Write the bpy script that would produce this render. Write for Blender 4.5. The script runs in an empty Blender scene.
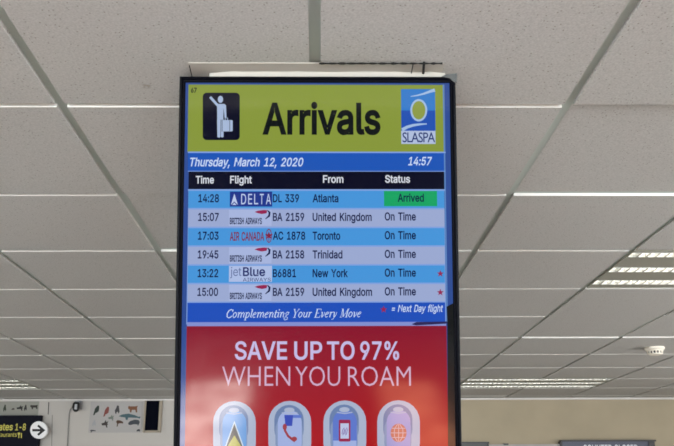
import bpy, bmesh, math, random
from mathutils import Vector, Matrix

# ------------------------------------------------------------------ camera, world, sun, lights, exposure
C = bpy.context.scene.collection
EYE = 1.60
F_PX, PITCH, YAW, ROLL, PPX, PPY = 805.0, 0.32466, 0.01111, -0.00384, 327.0, 223.0
H = 0.8857 + EYE                     # ceiling tile face
TX, TY, T = -0.0077, 1.7453, 0.61    # ceiling grid origin and module

fw = Vector((math.sin(YAW)*math.cos(PITCH), math.cos(YAW)*math.cos(PITCH), math.sin(PITCH)))
rt0 = Vector((math.cos(YAW), -math.sin(YAW), 0)); up0 = rt0.cross(fw)
rt = rt0*math.cos(ROLL) + up0*math.sin(ROLL)
up = up0*math.cos(ROLL) - rt0*math.sin(ROLL)
EYEV = Vector((0, 0, EYE))

cam = bpy.data.cameras.new('camera'); cam.sensor_width = 36; cam.sensor_fit = 'HORIZONTAL'
cam.lens = F_PX/674*36; cam.shift_x = (337-PPX)/674; cam.clip_start = 0.01
co = bpy.data.objects.new('camera', cam); C.objects.link(co)
co.matrix_world = Matrix(((rt.x, up.x, -fw.x, 0), (rt.y, up.y, -fw.y, 0), (rt.z, up.z, -fw.z, EYE), (0, 0, 0, 1)))
bpy.context.scene.camera = co

world = bpy.data.worlds.new('world'); bpy.context.scene.world = world; world.use_nodes = True
world.node_tree.nodes['Background'].inputs[0].default_value = (0.55, 0.72, 1.0, 1)
world.node_tree.nodes['Background'].inputs[1].default_value = 0.6

def light(kind, name, loc, rot, energy, color, sx=1, sy=1):
    l = bpy.data.lights.new(name, kind); l.energy = energy; l.color = color
    if kind == 'AREA': l.shape = 'RECTANGLE'; l.size = sx; l.size_y = sy
    if kind == 'SUN': l.angle = 0.009
    o = bpy.data.objects.new(name, l); C.objects.link(o); o.location = loc; o.rotation_euler = rot
    return o
SUN_EL = math.radians(20)
light('SUN', 'sun', (-9, -3, 6), (0, -(math.pi/2 - SUN_EL), 0), 290.0, (1.0, 0.97, 0.93))
# added area lamps before solid walls, for unseen daylight behind and beside the viewer
for sx in (-1, 1):
    light('AREA', 'added_rear_fill', (sx*3.6, -5.38, 1.45), (math.pi/2, 0, 0), 525, (0.89, 0.98, 1.04), 3.4, 1.7)
    light('AREA', 'added_side_fill', (sx*5.38, 2.6, 1.25), (0, -sx*math.pi/2, 0) if sx < 0 else (0, math.pi/2, 0), 195, (1.0, 0.975, 0.96), 1.5, 6.0)

bpy.context.scene.cycles.filter_width = 1.7          # the photograph is a little soft
vs = bpy.context.scene.view_settings
vs.view_transform = 'Standard'; vs.look = 'None'; vs.exposure = 0.0; vs.gamma = 1.0; vs.use_curve_mapping = False

# ------------------------------------------------------------------ helpers
def lin(c):
    r = []
    for x in c:
        x /= 255.0
        r.append(x/12.92 if x <= 0.04045 else ((x+0.055)/1.055)**2.4)
    return r
_m = {}
def mat(name, rgb, rough=0.6, metal=0.0, spec=0.4, emit=None, strength=1.0):
    if name in _m: return _m[name]
    m = bpy.data.materials.new(name); m.use_nodes = True
    b = m.node_tree.nodes['Principled BSDF']
    b.inputs['Base Color'].default_value = (*lin(rgb), 1)
    b.inputs['Roughness'].default_value = rough; b.inputs['Metallic'].default_value = metal
    b.inputs['Specular IOR Level'].default_value = spec
    if emit:
        b.inputs['Emission Color'].default_value = (*lin(emit), 1); b.inputs['Emission Strength'].default_value = strength
    _m[name] = m
    return m
def noise_mat(name, rgb, rgb2, scale, rough=0.8, bump=0.0, detail=4):
    m = mat(name, rgb, rough); nt = m.node_tree; b = nt.nodes['Principled BSDF']
    tc = nt.nodes.new('ShaderNodeTexCoord'); n = nt.nodes.new('ShaderNodeTexNoise')
    n.inputs['Scale'].default_value = scale; n.inputs['Detail'].default_value = detail
    cr = nt.nodes.new('ShaderNodeValToRGB')
    cr.color_ramp.elements[0].position = 0.35; cr.color_ramp.elements[0].color = (*lin(rgb2), 1)
    cr.color_ramp.elements[1].position = 0.65; cr.color_ramp.elements[1].color = (*lin(rgb), 1)
    nt.links.new(tc.outputs['Object'], n.inputs['Vector']); nt.links.new(n.outputs[0], cr.inputs[0])
    nt.links.new(cr.outputs[0], b.inputs['Base Color'])
    if bump:
        bp = nt.nodes.new('ShaderNodeBump'); bp.inputs['Strength'].default_value = bump; bp.inputs['Distance'].default_value = 0.002
        nt.links.new(n.outputs[0], bp.inputs['Height']); nt.links.new(bp.outputs[0], b.inputs['Normal'])
    return m
def glow(name, rgb):          # a colour shown on the display: self-lit, under a smooth front
    return mat('shown_'+name, (3, 3, 4), rough=0.07, spec=0.34, emit=rgb)

def link(name, me, parent=None, loc=None):
    o = bpy.data.objects.new(name, me); C.objects.link(o)
    if parent: o.parent = parent
    if loc is not None: o.location = loc
    return o
def empty(name, loc, rot=(0, 0, 0)):
    o = bpy.data.objects.new(name, None); C.objects.link(o); o.location = loc; o.rotation_euler = rot; o.empty_display_size = 0.1
    return o
def tag(o, label=None, cat=None, group=None, kind=None):
    for k, v in (('label', label), ('category', cat), ('group', group), ('kind', kind)):
        if v: o[k] = v
    return o
class MB:
    def __init__(s): s.bm = bmesh.new(); s.mats = []
    def mi(s, m):
        if m not in s.mats: s.mats.append(m)
        return s.mats.index(m)
    def box(s, x0, x1, y0, y1, z0, z1, m):
        i = s.mi(m)
        v = [s.bm.verts.new((x, y, z)) for x in (x0, x1) for y in (y0, y1) for z in (z0, z1)]
        for f in ((0, 1, 3, 2), (4, 6, 7, 5), (0, 4, 5, 1), (2, 3, 7, 6), (0, 2, 6, 4), (1, 5, 7, 3)):
            s.bm.faces.new([v[k] for k in f]).material_index = i
        return s
    def face(s, pts, m):
        f = s.bm.faces.new([s.bm.verts.new(p) for p in pts]); f.material_index = s.mi(m); return f
    def prism(s, pts, d, m):            # polygon swept by the vector d
        i = s.mi(m); d = Vector(d)
        a = [s.bm.verts.new(p) for p in pts]; b = [s.bm.verts.new(Vector(p)+d) for p in pts]
        s.bm.faces.new(a).material_index = i; s.bm.faces.new(b[::-1]).material_index = i
        for k in range(len(a)):
            s.bm.faces.new((a[k], b[k], b[(k+1) % len(a)], a[(k+1) % len(a)])).material_index = i
        return s
    def tube(s, pts, r, m, n=10):
        i = s.mi(m); rings = []
        rs = r if isinstance(r, (list, tuple)) else [r]*len(pts)
        pts = [Vector(p) for p in pts]
        for k, p in enumerate(pts):
            d = (pts[min(k+1, len(pts)-1)] - pts[max(k-1, 0)]).normalized()
            a = d.cross(Vector((0, 0, 1)) if abs(d.z) < 0.9 else Vector((1, 0, 0))).normalized(); b = d.cross(a)
            rings.append([s.bm.verts.new(p + (a*math.cos(2*math.pi*q/n) + b*math.sin(2*math.pi*q/n))*rs[k]) for q in range(n)])
        for k in range(len(rings)-1):
            for q in range(n):
                f = s.bm.faces.new((rings[k][q], rings[k][(q+1) % n], rings[k+1][(q+1) % n], rings[k+1][q])); f.material_index = i; f.smooth = True
        s.bm.faces.new(rings[0][::-1]).material_index = i; s.bm.faces.new(rings[-1]).material_index = i
        return s
    def lathe(s, prof, m, n=32):        # profile of (r, z) about the z axis
        i = s.mi(m); rings = []
        for r, z in prof:
            rings.append([s.bm.verts.new((r*math.cos(2*math.pi*q/n), r*math.sin(2*math.pi*q/n), z)) for q in range(n)])
        for k in range(len(rings)-1):
            for q in range(n):
                f = s.bm.faces.new((rings[k][q], rings[k][(q+1) % n], rings[k+1][(q+1) % n], rings[k+1][q])); f.material_index = i
        s.bm.faces.new(rings[0][::-1]).material_index = i; s.bm.faces.new(rings[-1]).material_index = i
        return s
    def build(s, name, parent=None, loc=None, recalc=True):
        if recalc: bmesh.ops.recalc_face_normals(s.bm, faces=s.bm.faces)
        me = bpy.data.meshes.new(name); s.bm.to_mesh(me); s.bm.free()
        for m in s.mats: me.materials.append(m)
        return link(name, me, parent, loc)

# outlines of a plain grotesque alphabet: letter:advance:loops
GLYPH_TEXT = (
    '%:338:88 141 77 142 68 145 60 149 53 154 48 160 43 168 40 176 38 184 37 194 37 206 38 215 40 224 43 232 48 240 54 246 60 251 68 255 78 258 88 258 98 258 107 255 115 251 122 246 128'
    ' 240 132 232 135 224 137 215 138 206 138 194 137 184 135 176 132 168 127 160 122 154 115 149 107 145 98 142|88 164 96 165 102 168 106 173 109 179 111 186 112 194 112 206 106 227 10'
    '2 232 96 235 88 236 80 235 74 232 69 227 66 221 64 214 64 206 64 194 64 186 66 179 69 173 74 168 80 165|251 -5 240 -4 231 -2 223 2 216 8 211 14 206 21 203 30 201 38 200 48 200 60 2'
    '01 69 203 78 206 86 211 94 216 100 223 105 231 109 240 112 251 112 261 112 270 109 278 105 285 100 290 94 295 86 298 78 300 69 300 60 300 48 300 38 298 30 295 21 290 14 285 8 278 2'
    ' 270 -2 261 -4|251 17 258 18 264 21 269 26 272 33 274 40 274 48 274 60 269 81 265 86 258 89 251 90 243 89 237 86 232 81 229 75 227 68 226 60 226 48 227 40 229 33 232 26 236 21 243 '
    '18|66 0 241 254 270 254 95 0;,:94:19 -60 34 36 68 36 42 -60;-:227:168 122 168 94 57 94 57 122;0:227:113 -3 95 -2 79 3 65 12 53 24 42 39 34 57 29 77 25 101 24 127 25 153 29 177 35 1'
    '97 43 215 53 230 65 242 79 251 95 256 113 258 131 256 147 251 161 242 174 230 184 215 192 197 198 177 201 153 203 127 201 101 198 77 192 57 184 39 174 24 162 12 147 3 131 -2|113 25'
    ' 125 26 136 30 145 37 153 46 160 58 165 72 169 88 171 107 172 127 171 148 169 166 165 182 160 197 153 208 145 218 136 224 125 228 113 230 101 228 91 224 82 218 73 208 67 197 62 182'
    ' 58 166 55 148 55 127 55 107 58 88 62 72 67 58 73 46 82 37 91 30 101 26;1:227:38 0 38 27 195 27 195 0|138 254 138 0 106 0 106 224 105 224 43 179 43 213 99 254;2:227:32 0 32 24 117 '
    '114 141 141 155 163 160 186 159 194 157 202 154 209 149 215 143 220 137 224 112 230 102 229 94 227 86 224 79 219 74 213 69 207 66 199 64 190 64 181 33 181 34 196 37 209 43 221 51 2'
    '32 60 241 72 248 84 253 98 257 112 258 127 257 141 254 153 248 164 241 173 233 181 223 186 211 189 199 191 186 185 159 168 129 133 90 76 30 76 28 195 28 195 0;3:227:109 -3 94 -2 80'
    ' 0 66 5 54 11 44 19 35 29 28 40 24 52 22 66 55 66 56 58 59 50 63 44 69 38 75 33 83 30 109 25 138 30 145 35 152 40 157 46 161 54 164 63 165 72 164 81 162 90 158 98 153 105 146 112 1'
    '37 117 127 121 115 123 101 124 78 124 78 150 144 224 144 226 35 226 35 254 186 254 186 230 106 139 106 144 124 145 140 143 154 138 167 131 177 122 185 111 192 99 195 86 196 72 195 '
    '58 191 45 185 33 177 22 166 13 154 6 141 1 125 -2;4:227:20 53 20 79 123 254 155 254 54 83 54 81 207 81 207 53|141 0 141 61 141 73 141 159 171 159 171 0;5:227:111 -3 96 -2 82 1 70 6'
    ' 59 12 49 20 41 30 35 41 32 53 30 65 61 65 62 58 65 51 69 44 87 30 111 25 120 26 130 28 138 32 146 38 152 44 157 52 161 61 163 71 164 81 163 92 161 101 157 111 151 119 145 125 137 '
    '131 129 135 119 138 109 138 84 134 64 123 34 126 48 254 183 254 183 226 75 226 67 151 68 151 89 162 115 167 126 166 137 164 147 160 156 156 165 150 172 143 179 134 185 125 189 116 '
    '193 105 195 94 195 82 194 66 191 51 184 38 176 26 166 16 154 8 141 1 126 -2;6:227:113 -3 98 -2 84 1 71 7 60 15 50 25 42 37 36 51 33 65 32 81 33 93 35 106 40 119 69 170 126 254 161 '
    '254 75 131 73 131 83 144 98 153 117 157 132 156 146 153 158 147 169 140 178 131 185 120 190 107 193 94 194 79 193 63 190 49 184 36 176 25 166 15 155 7 142 1 128 -2|113 24 123 25 13'
    '1 27 139 31 146 37 152 43 157 51 161 59 163 69 164 79 163 89 161 98 157 107 152 114 146 121 139 126 131 130 123 132 113 133 104 132 95 130 87 126 80 121 74 114 69 107 65 99 63 89 6'
    '2 79 63 69 65 59 69 51 74 43 80 37 87 31 95 27 104 25;7:227:48 0 162 224 162 226 31 226 31 254 195 254 195 224 82 0;8:227:76 133 65 138 55 145 46 154 40 165 36 177 35 190 36 203 40'
    ' 214 45 225 53 234 62 242 73 249 85 254 99 257 113 258 128 257 141 254 153 249 164 242 173 234 181 225 186 214 190 203 191 190 190 177 186 165 180 154 171 145 162 138 150 133|150 1'
    '32 159 130 168 126 176 121 183 114 189 106 194 98 197 88 200 78 200 68 199 54 195 42 189 31 181 21 171 13 158 6 145 1 130 -2 113 -3 97 -2 82 1 68 6 56 13 45 21 37 31 31 42 27 54 26'
    ' 68 27 78 29 88 33 98 37 106 43 114 51 121 58 126 67 130 76 132|113 25 124 25 134 27 142 30 150 34 156 40 161 46 165 53 168 61 168 69 168 78 165 87 161 94 156 101 149 107 141 111 1'
    '33 115 123 117 113 118 103 117 93 115 85 111 77 107 70 101 65 94 61 87 58 78 58 69 58 61 61 53 64 46 70 40 76 34 84 30 92 27 102 25|113 145 137 150 144 154 149 159 154 165 157 172 '
    '159 180 160 188 159 196 157 203 154 210 149 216 144 221 138 225 113 230 89 225 82 221 77 216 72 210 69 203 67 196 66 188 67 180 69 172 72 165 77 159 82 154 89 150;9:227:113 258 128'
    ' 257 142 253 155 247 166 239 176 229 184 217 190 204 193 189 194 173 194 161 191 148 186 135 158 84 100 0 65 0 151 124 154 124 144 111 128 101 109 97 94 98 81 102 69 107 58 114 49 '
    '124 41 134 36 147 33 161 32 176 33 191 36 205 42 218 50 230 60 239 71 247 84 253 98 257|113 230 104 229 95 227 87 223 80 218 74 211 69 204 66 195 63 186 63 176 63 166 66 156 69 148'
    ' 74 140 80 134 87 129 95 125 104 122 113 122 123 122 131 125 139 129 146 134 152 140 157 147 161 156 163 165 164 175 163 185 161 195 157 204 152 211 146 218 139 223 131 227 123 229'
    ';=:227:36 122 36 151 191 151 191 122|36 48 36 77 191 77 191 48;A:240:8 0 101 254 138 254 231 0 198 0 144 151 132 186 119 240 106 185 95 151 43 0|55 71 55 99 185 99 185 71;B:228:30 '
    '0 30 254 121 254 137 253 152 250 164 245 175 239 184 230 190 221 195 210 198 199 199 187 198 177 197 168 193 160 178 143 157 133 157 131 166 130 174 127 182 123 189 117 196 110 201'
    ' 102 205 92 208 81 209 68 208 56 205 44 200 33 193 24 184 16 172 9 158 4 142 1 123 0|62 29 122 29 140 30 154 34 165 40 172 48 176 58 178 68 177 77 175 85 171 92 166 99 160 104 153 '
    '109 144 113 135 115 124 115 62 115|62 143 119 143 144 148 151 152 157 157 162 163 165 170 167 178 168 186 167 197 163 206 156 214 147 221 135 225 120 226 62 226;C:255:134 -3 113 -2'
    ' 93 4 75 12 59 25 46 40 35 58 27 78 22 101 20 127 22 153 27 176 35 197 46 215 59 230 75 242 93 251 113 256 134 258 170 252 181 248 191 242 201 236 210 228 217 219 224 209 229 198 2'
    '34 187 236 174 204 174 195 197 179 214 158 224 134 228 119 227 105 223 92 216 80 207 71 196 62 182 57 166 53 148 52 127 53 107 57 88 63 72 71 59 80 47 92 38 105 32 119 28 134 26 15'
    '8 30 179 40 195 57 204 80 236 80 234 68 229 56 224 45 217 36 210 27 201 19 192 12 181 7 170 2 159 -1 146 -3;D:251:109 0 48 0 48 29 107 29 127 30 144 34 159 40 171 49 182 61 189 75 '
    '195 90 198 108 200 128 198 147 195 165 190 180 182 194 172 205 160 214 145 221 129 225 110 226 47 226 47 254 113 254 136 253 157 248 176 239 192 228 206 213 217 196 225 175 229 153'
    ' 231 128 229 102 224 80 217 59 206 42 192 27 175 15 156 7 134 2|62 254 62 0 30 0 30 254;E:209:30 0 30 254 186 254 186 226 62 226 62 143 178 143 178 114 62 114 62 29 188 29 188 0;F:'
    '205:30 0 30 254 185 254 185 226 62 226 62 139 173 139 173 111 62 111 62 0;G:260:134 -3 113 -2 93 4 75 13 59 25 45 40 35 58 27 78 22 102 20 127 22 153 27 176 35 197 45 215 59 230 74'
    ' 242 92 251 112 256 132 258 146 257 158 255 170 252 181 247 192 242 202 235 210 227 218 218 225 208 230 198 234 186 237 174 204 174 194 197 178 213 158 224 133 228 118 227 104 223 '
    '92 216 80 207 70 196 62 182 57 166 53 148 52 127 53 107 57 88 63 72 71 59 81 47 92 38 105 32 119 28 134 26 148 27 161 31 172 36 183 43 191 51 198 62 203 74 206 87 207 101 217 100 1'
    '41 100 141 128 239 128 239 100 237 80 233 62 225 45 215 31 203 19 188 9 172 2 154 -2;H:258:30 0 30 254 62 254 62 144 196 144 196 254 228 254 228 0 196 0 196 116 62 116 62 0;I:150:1'
    '6 0 16 29 59 29 59 226 16 226 16 254 135 254 135 226 91 226 91 29 135 29 135 0;K:233:52 73 52 108 70 131 87 152 106 172 182 254 224 254 116 138 114 138|30 0 30 254 62 254 62 167 62'
    ' 112 62 97 62 0|186 0 94 130 114 155 224 0;L:196:30 0 30 254 62 254 62 29 181 29 181 0;M:314:30 0 30 254 76 254 139 94 144 79 150 61 156 42 161 24 154 24 159 41 165 61 171 79 176 9'
    '4 238 254 284 254 284 0 252 0 252 145 252 163 253 184 253 207 253 229 256 229 249 205 241 181 234 161 228 145 171 0 143 0 85 145 80 160 72 181 65 204 56 229 59 229 60 208 60 186 61'
    ' 164 61 145 61 0;N:262:30 0 30 254 68 254 172 91 181 75 194 53 201 39 200 54 200 79 199 97 199 254 232 254 232 0 193 0 101 145 89 165 74 191 60 215 61 192 62 164 62 145 62 0;O:267:'
    '133 -3 112 -2 93 4 75 12 59 25 46 40 35 58 27 78 22 101 20 127 22 153 27 176 35 197 46 215 59 230 75 242 93 251 112 256 133 258 155 256 174 251 192 242 208 230 221 215 232 197 240 '
    '176 245 153 247 127 245 101 240 78 232 58 221 40 208 25 192 12 174 4 155 -2|133 26 148 28 162 32 175 38 186 47 196 58 204 72 210 88 214 106 215 127 214 148 210 166 204 182 196 196 '
    '186 207 175 216 162 223 148 227 133 228 119 227 105 223 92 216 81 207 71 196 63 182 57 166 53 148 52 127 53 106 57 88 63 72 71 58 81 47 92 38 105 32 119 28;P:222:30 0 30 254 118 25'
    '4 136 253 152 250 166 244 178 236 187 226 195 215 200 202 203 189 204 174 203 159 200 145 195 133 187 121 178 112 166 104 152 98 136 94 118 93 62 93 62 0|62 121 116 121 129 122 139'
    ' 124 149 128 156 133 162 139 167 147 170 155 172 164 172 174 172 184 170 193 167 201 162 208 156 214 148 219 139 223 129 225 116 226 62 226;R:224:30 0 30 254 118 254 136 253 153 25'
    '0 167 244 178 237 188 227 195 217 200 204 204 191 205 176 204 161 200 148 195 136 188 125 178 116 166 109 152 103 136 100 118 99 62 99 62 0|62 128 117 128 129 128 140 130 149 133 1'
    '56 138 162 143 167 150 170 158 172 167 173 176 172 186 170 194 167 202 162 209 156 215 149 220 140 223 129 225 116 226 62 226|177 0 115 115 151 115 214 0;S:223:112 -4 94 -3 78 0 64'
    ' 5 51 11 41 20 32 30 25 42 21 54 19 68 52 68 54 59 57 51 62 44 68 38 75 33 83 29 112 25 123 25 133 27 143 30 151 34 159 40 165 46 169 53 172 61 173 70 172 77 170 84 166 89 148 102 '
    '122 111 92 120 72 126 56 135 43 145 34 156 28 170 26 186 27 200 31 213 37 224 46 234 57 242 69 249 83 254 97 257 114 258 130 257 145 254 158 249 170 242 180 234 189 224 195 213 199'
    ' 202 200 189 169 189 166 201 160 211 151 219 140 225 127 228 112 229 102 229 92 227 84 224 76 220 70 215 64 209 61 203 58 195 58 188 58 180 61 173 65 167 85 154 106 147 132 140 156'
    ' 132 179 119 197 99 201 90 203 80 204 69 203 56 199 43 193 32 185 21 174 13 162 5 147 0 130 -3;T:224:16 226 16 254 208 254 208 226 128 226 128 0 96 0 96 226;U:259:129 -4 110 -3 93 '
    '1 77 8 63 17 52 27 42 40 36 54 31 70 30 87 30 254 62 254 62 89 63 77 66 66 70 57 77 48 84 40 94 34 104 29 116 27 129 26 143 27 155 29 165 34 175 40 182 48 188 57 193 66 195 77 196 '
    '89 196 254 229 254 229 87 227 70 223 54 216 40 207 27 195 17 182 8 166 1 149 -3;V:240:102 0 8 254 42 254 96 103 108 69 124 15 117 15 133 69 145 103 197 254 231 254 139 0;W:343:78 0'
    ' 8 254 41 254 82 98 88 73 93 47 98 20 95 20 100 47 106 73 112 98 153 254 190 254 231 98 237 73 243 47 249 20 244 20 249 47 255 73 261 98 302 254 335 254 265 0 228 0 184 161 176 196'
    ' 168 237 175 237 167 197 159 161 115 0;Y:236:102 0 102 104 8 254 46 254 96 172 111 146 125 115 112 115 126 146 140 172 191 254 228 254 134 104 134 0;a:195:80 -4 68 -4 57 -1 47 2 38'
    ' 8 30 14 24 22 19 32 16 42 15 54 16 64 18 73 22 80 26 87 32 92 39 97 63 105 89 110 117 113 133 117 135 120 137 123 138 127 138 128 133 148 120 161 98 165 75 161 59 150 50 137 20 14'
    '6 26 156 32 165 39 173 48 179 57 184 66 188 97 192 119 190 143 180 150 175 156 168 161 160 165 150 168 139 168 126 168 0 138 0 138 26 136 26 126 12 108 1|85 23 96 23 106 26 114 29 '
    '121 34 127 40 132 47 135 54 137 61 138 69 138 95 130 91 116 88 100 86 88 84 67 79 52 70 48 65 47 59 46 52 51 36 65 26;c:198:104 -4 87 -3 72 1 58 8 46 17 36 29 28 43 22 58 18 75 17 '
    '94 18 113 22 130 28 146 36 159 46 171 58 180 72 187 87 191 104 192 130 189 153 178 170 161 181 138 151 131 145 145 135 155 121 162 104 165 92 164 81 161 73 155 65 148 59 139 54 129'
    ' 51 118 49 106 48 94 49 81 51 70 54 59 59 49 65 40 73 33 81 28 92 24 104 23 121 26 135 33 146 44 152 59 181 51 171 28 153 11 130 0;d:212:98 -4 82 -3 68 1 56 8 44 17 35 29 27 42 22 '
    '58 18 75 17 94 18 113 22 131 27 146 35 160 45 171 56 180 69 187 83 191 98 192 109 192 118 190 126 186 144 173 153 160 155 160 155 254 186 254 186 0 156 0 156 29 153 29 143 16 126 2'
    ' 118 -1 109 -3|102 23 113 24 123 27 132 32 139 39 145 48 150 58 153 69 155 81 156 95 155 108 153 120 150 131 145 141 139 149 132 156 123 161 113 164 102 165 91 164 81 161 72 156 65'
    ' 149 59 140 54 131 51 120 49 108 48 95 49 82 51 70 54 58 59 48 65 40 73 33 81 28 91 24;e:202:106 -4 88 -3 73 1 58 8 46 17 36 29 28 42 22 58 18 75 17 93 18 112 22 129 28 145 36 159 '
    '46 170 58 180 71 187 86 191 103 192 133 187 142 183 151 177 160 170 167 162 173 152 179 141 182 128 185 113 186 97 186 85 48 85 49 75 51 64 55 53 61 44 67 37 76 31 85 26 95 24 106 '
    '23 127 26 143 36 153 53 182 45 179 36 174 27 168 20 160 13 151 7 141 2 130 -1 119 -3|154 110 154 113 152 124 149 134 144 143 138 151 131 157 123 161 113 164 103 165 92 164 82 161 7'
    '3 157 66 151 59 143 54 135 51 125 49 116 48 110;f:127:114 190 114 164 3 164 3 190|40 0 40 216 41 226 44 235 48 243 53 250 60 255 68 259 94 265 111 263 121 260 114 234 107 236 97 23'
    '7 89 236 82 234 77 230 74 225 72 218 71 209 71 0;g:213:103 -75 90 -75 78 -73 67 -70 41 -55 25 -35 51 -20 61 -33 77 -44 103 -49 118 -47 130 -44 141 -38 149 -29 154 -17 156 -3 156 34'
    ' 153 34 143 21 126 8 118 5 109 3 97 2 83 4 69 7 56 13 45 22 35 32 28 45 22 60 18 77 17 96 18 114 22 131 27 147 35 160 45 171 56 180 69 187 83 191 98 192 109 192 119 190 127 186 144'
    ' 173 154 159 157 159 157 190 186 190 186 -4 185 -20 181 -33 175 -45 167 -54 157 -62 145 -68 132 -72 118 -74|102 30 113 30 123 33 132 38 139 44 145 51 150 61 153 71 156 83 156 96 15'
    '6 109 153 121 150 132 145 141 139 150 132 156 123 161 114 164 102 165 91 164 81 161 73 156 65 149 59 141 54 131 51 120 49 109 48 96 49 84 51 72 54 61 59 52 65 44 73 38 81 33 91 30;'
    'h:205:57 113 57 0 26 0 26 254 57 254 57 144 51 144 58 159 66 172 76 181 87 187 100 191 114 192 126 191 137 189 148 184 157 178 164 170 170 160 175 149 178 135 179 120 179 0 148 0 1'
    '48 118 147 131 143 143 136 152 128 159 117 163 105 165 96 164 88 162 80 159 74 154 68 148 63 141 60 133 58 124;i:83:26 0 26 190 57 190 57 0|42 221 36 222 31 224 27 227 23 231 21 23'
    '6 21 242 21 247 23 252 27 256 31 259 36 261 42 262 47 261 52 259 57 256 60 252 62 247 63 242 62 236 60 231 57 227 52 224 47 222;j:83:26 190 57 190 57 -15 56 -26 54 -36 51 -45 46 -5'
    '3 40 -59 32 -65 24 -68 13 -71 2 -71 -5 -71 -5 -43 1 -43 9 -43 15 -40 20 -36 24 -30 26 -23 26 -15|42 221 36 222 31 224 27 227 23 231 21 236 20 242 21 247 23 252 27 256 31 259 36 261'
    ' 42 262 47 261 52 259 57 256 60 252 62 247 63 242 62 236 60 231 57 227 52 224 47 222;k:190:55 68 55 106 60 106 142 190 180 190 92 100 89 100|26 0 26 254 57 254 57 0|147 0 74 93 96 '
    '114 186 0;l:95:70 -1 56 0 45 4 37 10 31 19 27 29 26 42 26 254 57 254 57 49 60 31 63 28 67 27 73 26 80 26 85 27 90 1 81 0;m:305:26 0 26 190 56 190 56 148 54 148 57 157 61 166 66 173'
    ' 86 188 110 193 123 192 134 187 144 180 151 171 157 160 160 147 156 147 159 156 163 164 169 172 190 187 218 193 229 192 239 190 249 186 257 180 264 173 270 164 275 154 278 141 278 '
    '128 278 0 248 0 248 127 247 139 243 149 236 156 228 161 219 164 209 165 201 165 194 163 187 160 173 145 168 124 168 0 137 0 137 130 136 140 132 148 126 156 119 161 110 164 100 165 '
    '79 160 73 156 67 151 63 145 60 137 58 129 57 119 57 0;n:205:57 113 57 0 26 0 26 190 56 190 56 144 51 144 58 159 66 172 76 181 87 187 100 191 114 192 126 191 137 189 147 184 156 178'
    ' 164 170 170 160 175 149 178 135 179 120 179 0 148 0 148 118 147 131 143 143 136 152 128 159 117 163 105 165 96 164 88 162 80 159 74 154 68 148 63 141 60 133 58 124;o:208:104 -4 87'
    ' -3 72 1 58 8 46 17 36 29 28 43 22 58 18 75 17 94 18 113 22 130 28 146 36 159 46 171 58 180 72 187 87 191 104 192 120 191 136 187 149 180 161 171 171 159 180 146 186 130 189 113 19'
    '1 94 189 75 186 58 180 43 171 29 161 17 149 8 136 1 120 -3|104 23 116 24 126 28 135 33 143 40 149 49 154 59 157 70 159 81 160 94 159 106 157 118 154 129 149 139 143 148 135 155 126'
    ' 161 116 164 104 165 92 164 81 161 73 155 65 148 59 139 54 129 51 118 49 106 48 94 49 81 51 70 54 59 59 49 65 40 73 33 81 28 92 24;r:130:26 0 26 190 56 190 56 160 58 160 62 169 68 '
    '177 76 184 85 188 96 191 107 192 115 192 122 192 122 161 115 162 103 163 95 162 87 160 80 157 73 153 67 148 63 142 60 135 58 127 57 118 57 0;s:182:91 -4 78 -3 67 -2 56 2 46 6 38 12'
    ' 31 19 25 27 21 37 18 47 47 53 50 44 55 36 62 30 70 26 80 24 91 23 103 24 113 26 122 31 129 37 133 44 134 51 133 58 131 63 127 68 122 72 115 75 106 78 75 85 59 90 46 96 36 104 29 1'
    '13 25 124 23 137 24 147 27 157 33 166 39 173 48 180 58 185 69 189 81 191 94 192 106 192 117 190 127 186 136 182 143 176 149 170 162 145 134 139 131 146 127 152 121 158 114 163 105 '
    '165 94 166 83 165 74 163 65 158 59 153 56 146 54 139 55 132 58 126 62 122 86 111 115 105 131 100 143 93 153 86 160 76 164 66 166 53 165 43 161 33 156 24 149 16 140 9 130 3 118 -1 1'
    '05 -3;t:114:102 190 102 164 3 164 3 190|32 236 63 236 63 49 64 41 65 35 68 31 72 27 78 26 85 25 93 26 101 27 107 1 96 -1 84 -2 69 -1 56 4 46 11 38 20 34 32 32 46;u:205:91 -3 79 -2 '
    '68 1 57 5 48 12 41 20 35 29 30 41 27 54 26 69 26 190 57 190 57 72 58 58 62 47 68 37 77 31 88 26 100 25 109 26 117 28 125 31 131 36 137 41 142 48 145 57 147 66 148 76 148 190 179 19'
    '0 179 0 149 0 149 46 154 46 147 30 139 18 129 8 117 2 105 -1;v:195:81 0 9 190 42 190 83 78 93 43 97 29 101 43 112 78 152 190 186 190 113 0;w:284:69 0 11 190 44 190 67 107 77 68 85 '
    '35 93 67 103 107 126 190 158 190 181 107 191 68 199 35 206 68 217 107 240 190 272 190 215 0 184 0 159 86 152 112 141 154 131 112 124 86 99 0;x:189:10 0 78 98 14 190 50 190 74 153 9'
    '6 116 117 153 141 190 176 190 112 96 179 0 143 0 115 43 94 78 74 43 46 0;y:195:24 -69 31 -43 36 -44 52 -44 65 -37 75 -18 81 -1 9 190 42 190 83 78 93 43 103 10 92 10 101 43 112 78 1'
    '53 190 186 190 102 -29 88 -54 70 -68 46 -73 32 -72')
GLYPHS = {}
for part in GLYPH_TEXT.split(';'):
    ch, adv_, loops_ = part.split(':'); GLYPHS[ch] = (int(adv_), [list(map(int, l.split())) for l in loops_.split('|')])
GLYPHS[':'] = (94, [list(map(int, l.split())) for l in '48 -2 42 -1 36 1 31 4 28 9 26 15 25 20 26 27 28 32 31 37 36 40 42 43 48 43 54 43 59 40 64 37 68 32 70 27 71 20 70 15 68 9 64 4 59 1 54 -1|48 135 42 136 36 138 31 142 28 147 26 152 25 158 26 164 28 170 31 174 36 178 42 180 48 181 54 180 59 178 64 174 68 170 70 164 71 158 70 152 68 147 64 142 59 138 54 136'.split('|')])
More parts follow.
